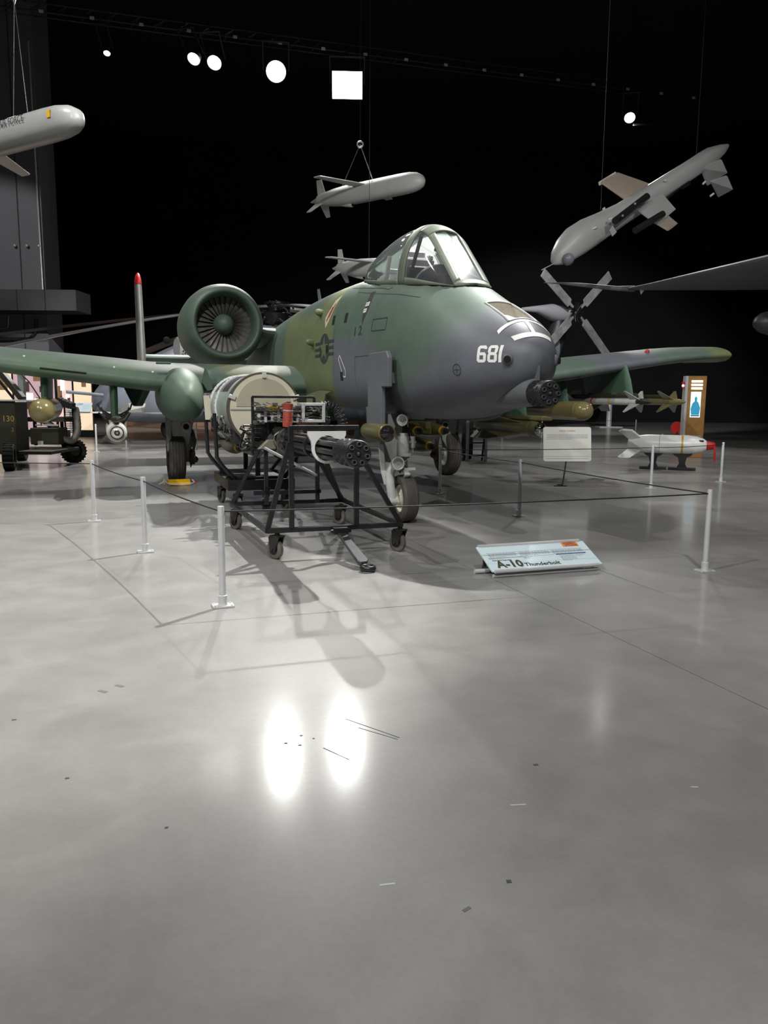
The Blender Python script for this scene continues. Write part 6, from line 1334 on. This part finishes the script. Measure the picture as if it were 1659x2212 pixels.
for i, k in enumerate((.27, .35)):
    p = n3 + (t3 - n3) * k + Vector((0, 0, .3)); q = n3 + (t3 - n3) * .31 + Vector((0, 0, 2.6)); cable(p, q, ('thin steel sling to the nose half of the lettered cruise missile', 'thin steel sling to the wing half of the lettered cruise missile')[i], .006)
q = n3 + (t3 - n3) * .31 + Vector((0, 0, 2.6)); q2 = q.copy(); q2.z = 16.9; cable(q, q2, 'thin steel cable above the lettered cruise missile', .008); o = MB().lathe([(-.1, .01), (0, .04), (.3, .03), (.35, .01)], q, (0, 0, 1), 10).build('cable_turnbuckle', 'bright_metal', smooth=50); tag(o, 'steel turnbuckle on the cable above the lettered missile', 'turnbuckle')
# --- the reconnaissance drone
N_, Tn = at(1193, 558, 22.0), at(1572, 315, 25.0); f = N_ - Tn; L = f.length; M3 = frame_from(f, (.20, -.12, 1)); o = (N_ + Tn) / 2
dn = thing('drone', 'pale grey reconnaissance drone with stub wings hung nose-down from the ceiling', 'drone', o, 0, rot=M3.to_euler()); M4 = Matrix.Translation(o) @ M3.to_4x4(); Mi = M4.inverted(); h = L / 2
def dl(px_, py_, d): return Mi @ at(px_, py_, d)
sec = []
for x, w, zt, zb in ((h, .02, -.14, -.18), (h - .05, .14, .0, -.22), (h - .2, .25, .16, -.28), (h - .5, .35, .34, -.32), (h - .9, .40, .46, -.33), (h - 1.4, .40, .46, -.32), (h - 2.0, .35, .38, -.30), (h - 2.8, .30, .30, -.28), (h - 4.2, .28, .28, -.27), (-h + 1.9, .26, .27, -.26), (-h + 1.2, .26, .28, -.24), (-h + .8, .25, .27, -.22), (-h + .3, .15, .16, -.14), (-h, .05, .06, -.04)):
    zm, hh = (zt + zb) / 2, (zt - zb) / 2
    sec.append([(x, w * math.copysign(abs(cos(2 * pi * i / 32)) ** .85, cos(2 * pi * i / 32)), zm + hh * math.copysign(abs(sin(2 * pi * i / 32)) ** (.9 if sin(2 * pi * i / 32) > 0 else .65), sin(2 * pi * i / 32))) for i in range(32)])
MB().loft(sec).build('drone_fuselage', 'drone_grey', dn, smooth=40)
MB().tube((h - .02, 0, -.16), (h + .45, 0, -.12), .012, 8).build('nose_probe', 'gear_light', dn); 
b0 = dl(1227, 560, 21.9); MB().ball(b0, .165, 20, 12).build('sensor_ball', mat('ball_grey', (.2, .21, .24), .3, var=.1).name, dn, smooth=60)
def stub(root_px, tip_px, dr, dt, c0, c1, m):
    a, b = dl(*root_px, dr), dl(*tip_px, dt); rings = []
    for p, ch in ((a, c0), (b, c1)): rings.append([(p.x - x * ch + ch * .4, p.y, p.z + y * ch * .8) for x, y in [(x, (y - .045 / .25 * (x - x * x))) for x, y in AF]])
    return MB().loft(rings).build('stub_wing', m, dn, smooth=50), b
w1, e1 = stub((1398, 432), (1312, 386), 23.3, 24.0, 1.25, .75, 'drone_tan'); MB().box(e1, (.72, .03, .10)).build('wing_end_cap', 'missile_white', w1)
w2, e2 = stub((1398, 440), (1432, 470), 23.0, 22.3, 1.1, .9, 'drone_grey')
w3, e3 = stub((1425, 475), (1450, 492), 22.4, 22.0, .55, .45, 'drone_tan')
def tube_px(p, q, d0, d1, r_, nm, m): return MB().tube(dl(*p, d0), dl(*q, d1), r_, 14).build(nm, m, dn, smooth=40)
tube_px((1328, 478), (1398, 424), 21.9, 22.7, .095, 'underwing_missile', 'muzzle_black'); tube_px((1372, 498), (1432, 462), 21.6, 22.2, .09, 'underwing_missile', 'muzzle_black')
for p in ((1345, 466), (1372, 440)): MB().ball(dl(*p, 21.8), .03, 8, 6).build('missile_mark', 'drone_tan', dn)
MB().prism([(-.10, -.1), (.08, -.14), (.14, .05), (.0, .12)], dl(1325, 497, 21.8), (1, 0, 0), (0, 0, 1), .02).build('missile_fin', 'drone_grey', dn)
tube_px((1400, 462), (1470, 405), 23.1, 23.9, .03, 'belly_slot', 'bore')
MB().box(dl(1478, 400, 24.0), (.35, .16, .10)).build('belly_fairing', 'bore', dn)
for a, b, c, d, m in (((1512, 362), (1558, 345), (1570, 372), (1527, 400), 'drone_grey'), ((1535, 392), (1570, 380), (1582, 408), (1551, 425), 'drone_grey')):
    P = [dl(*p, 24.2 + .25 * i) for i, p in enumerate((a, b, c, d))]; nn_ = (P[1] - P[0]).cross(P[3] - P[0]).normalized() * .03
    MB().add([p - nn_ for p in P] + [p + nn_ for p in P], [(0, 1, 2, 3), (7, 6, 5, 4), (0, 4, 5, 1), (1, 5, 6, 2), (2, 6, 7, 3), (3, 7, 4, 0)]).build('tail_surface', m, dn)
for p, q in (((1518, 398), (1524, 392)), ((1534, 424), (1542, 418))): tube_px(p, q, 24.3, 24.3, .03, 'tail_actuator', 'missile_white')
for p, r_ in (((1283, 492), .095), ((1320, 472), .06), ((1438, 389), .04)): MB().ball(dl(*p, 22.15 if p[0] < 1400 else 23.4), r_, 12, 8, (1, 1, .3)).build('surface_dome', 'missile_white', dn, smooth=60)
MB().box(dl(1305, 455, 22.9), (.10, .02, .16)).build('top_antenna', 'missile_white', dn)
for k in (.2, .75):
    lb_ = 'thin steel cable down to the tail half of the drone' if k < .5 else 'thin steel cable down to the nose half of the drone'
    p = Tn + (N_ - Tn) * k + Vector((0, 0, .28)); q = p.copy(); q.z = 16.9; cable(p, q, lb_, .005)
# ================================================================== lamps on the lighting truss, and unseen ones partly added as fill
def lamp_head(i, n, p, q, w, c, tint, r_, kind):
    lab = ('large square floodlight on the truss above the high white missile', 'bright round spotlight next to the square floodlight', 'bright round spotlight of the close pair, nearer the floodlight', 'bright round spotlight of the close pair, farther from the floodlight', 'small dim spotlight at the pillar end of the truss', 'round spotlight with open barn door above the drone')[i] if i < 6 else 'unseen round black spotlight on a rod, from the inferred and added fill lamps'
    t = thing('spotlight' if kind == 'round' else 'floodlight', lab, 'lamp', p, 0, 'hall spotlights', rot=frame_from(Vector(q) - Vector(p)).to_euler())
    g = {0: .52, 1: .36, 2: .25, 3: .22, 4: .11, 5: .22}.get(i, .2)
    if kind == 'round':
        MB().lathe([(-.62, .05), (-.6, g * .6), (-.3, g * .85), (0, g * 1.06), (.0, g * .98), (-.05, g * .9)], (0, 0, 0), (1, 0, 0), 24).build('lamp_housing', 'black_steel', t, smooth=40)
        MB().lathe([(-.035, 0), (-.03, g * .95), (-.04, g * .95)], (0, 0, 0), (1, 0, 0), 24).build('lamp_lens', 'lamp_glow', t)
    else:
        MB().box((-.22, 0, 0), (.36, 1.20, 1.0)).build('lamp_housing', 'black_steel', t, bevel=.03); MB().box((-.03, 0, 0), (.02, 1.1, .9)).build('lamp_lens', 'lamp_glow', t)
    for s in (-1, 1): MB().bar((-.25, s * (g * 1.1 + .06 if kind == 'round' else .64), 0), (-.25, s * (g * 1.1 + .06 if kind == 'round' else .64), .9), .04, .02).build('yoke_arm', 'black_steel', t)
    MB().bar((-.25, -(g * 1.1 + .08 if kind == 'round' else .66), .9), (-.25, (g * 1.1 + .08 if kind == 'round' else .66), .9), .05).build('yoke_bar', 'black_steel', t)
    mi = (Matrix.Translation(p) @ frame_from(Vector(q) - Vector(p)).to_4x4()).inverted(); yb = Vector((-.25, 0, .9)); wb = mi.inverted() @ yb; MB().tube(yb, mi @ Vector((wb.x, wb.y, 17.0)), .025, 8).build('hanging_rod', 'black_steel', t)
    if i == 5: MB().box((.10, .50, -.24), (.22, .72, .015)).build('barn_door', 'black_steel', t)
for i, l in enumerate(LAMPS): lamp_head(i, *l)
def truss(p, q, label, n):
    p, q = Vector(p), Vector(q); L = (q - p).length; t = thing('lighting_truss', label, 'truss', (p + q) / 2, math.atan2(q.y - p.y, q.x - p.x)); dz = (q.z - p.z)
    for y, z in ((-.2, 0), (.2, 0), (0, .35)): MB().tube((-L / 2, y, z), (L / 2, y, z), .03, 8).build('truss_tube', 'dark_steel', t)
    for i in range(n):
        x0, x1 = -L / 2 + L * i / n, -L / 2 + L * (i + 1) / n
        MB().tube((x0, -.2, 0), ((x0 + x1) / 2, 0, .35), .015, 6).build('truss_brace', 'dark_steel', t); MB().tube((x0, .2, 0), ((x0 + x1) / 2, 0, .35), .015, 6).build('truss_brace', 'dark_steel', t)
    for i in range(0, n, 2): MB().box((-L / 2 + L * (i + .5) / n, -.24, .0), (.14, .03, .09)).build('truss_tag', 'missile_white', t)
    for x in (-L / 2 + .5, 0, L / 2 - .5): MB().tube((x, 0, .35), (x, 0, 17 - p.z), .012, 6).build('truss_hanger', 'dark_steel', t)
truss((-13.5, 27.9, 14.1), (14, 35.9, 14.1), 'long black lighting truss crossing the hall above the jet', 36)
truss((-12, 14.5, 14.1), (8, 14.5, 14.1), 'black lighting truss over the middle of the jet', 20)
truss((-12, -3.8, 14.1), (13, -3.8, 14.1), 'black lighting truss behind the viewer', 20)
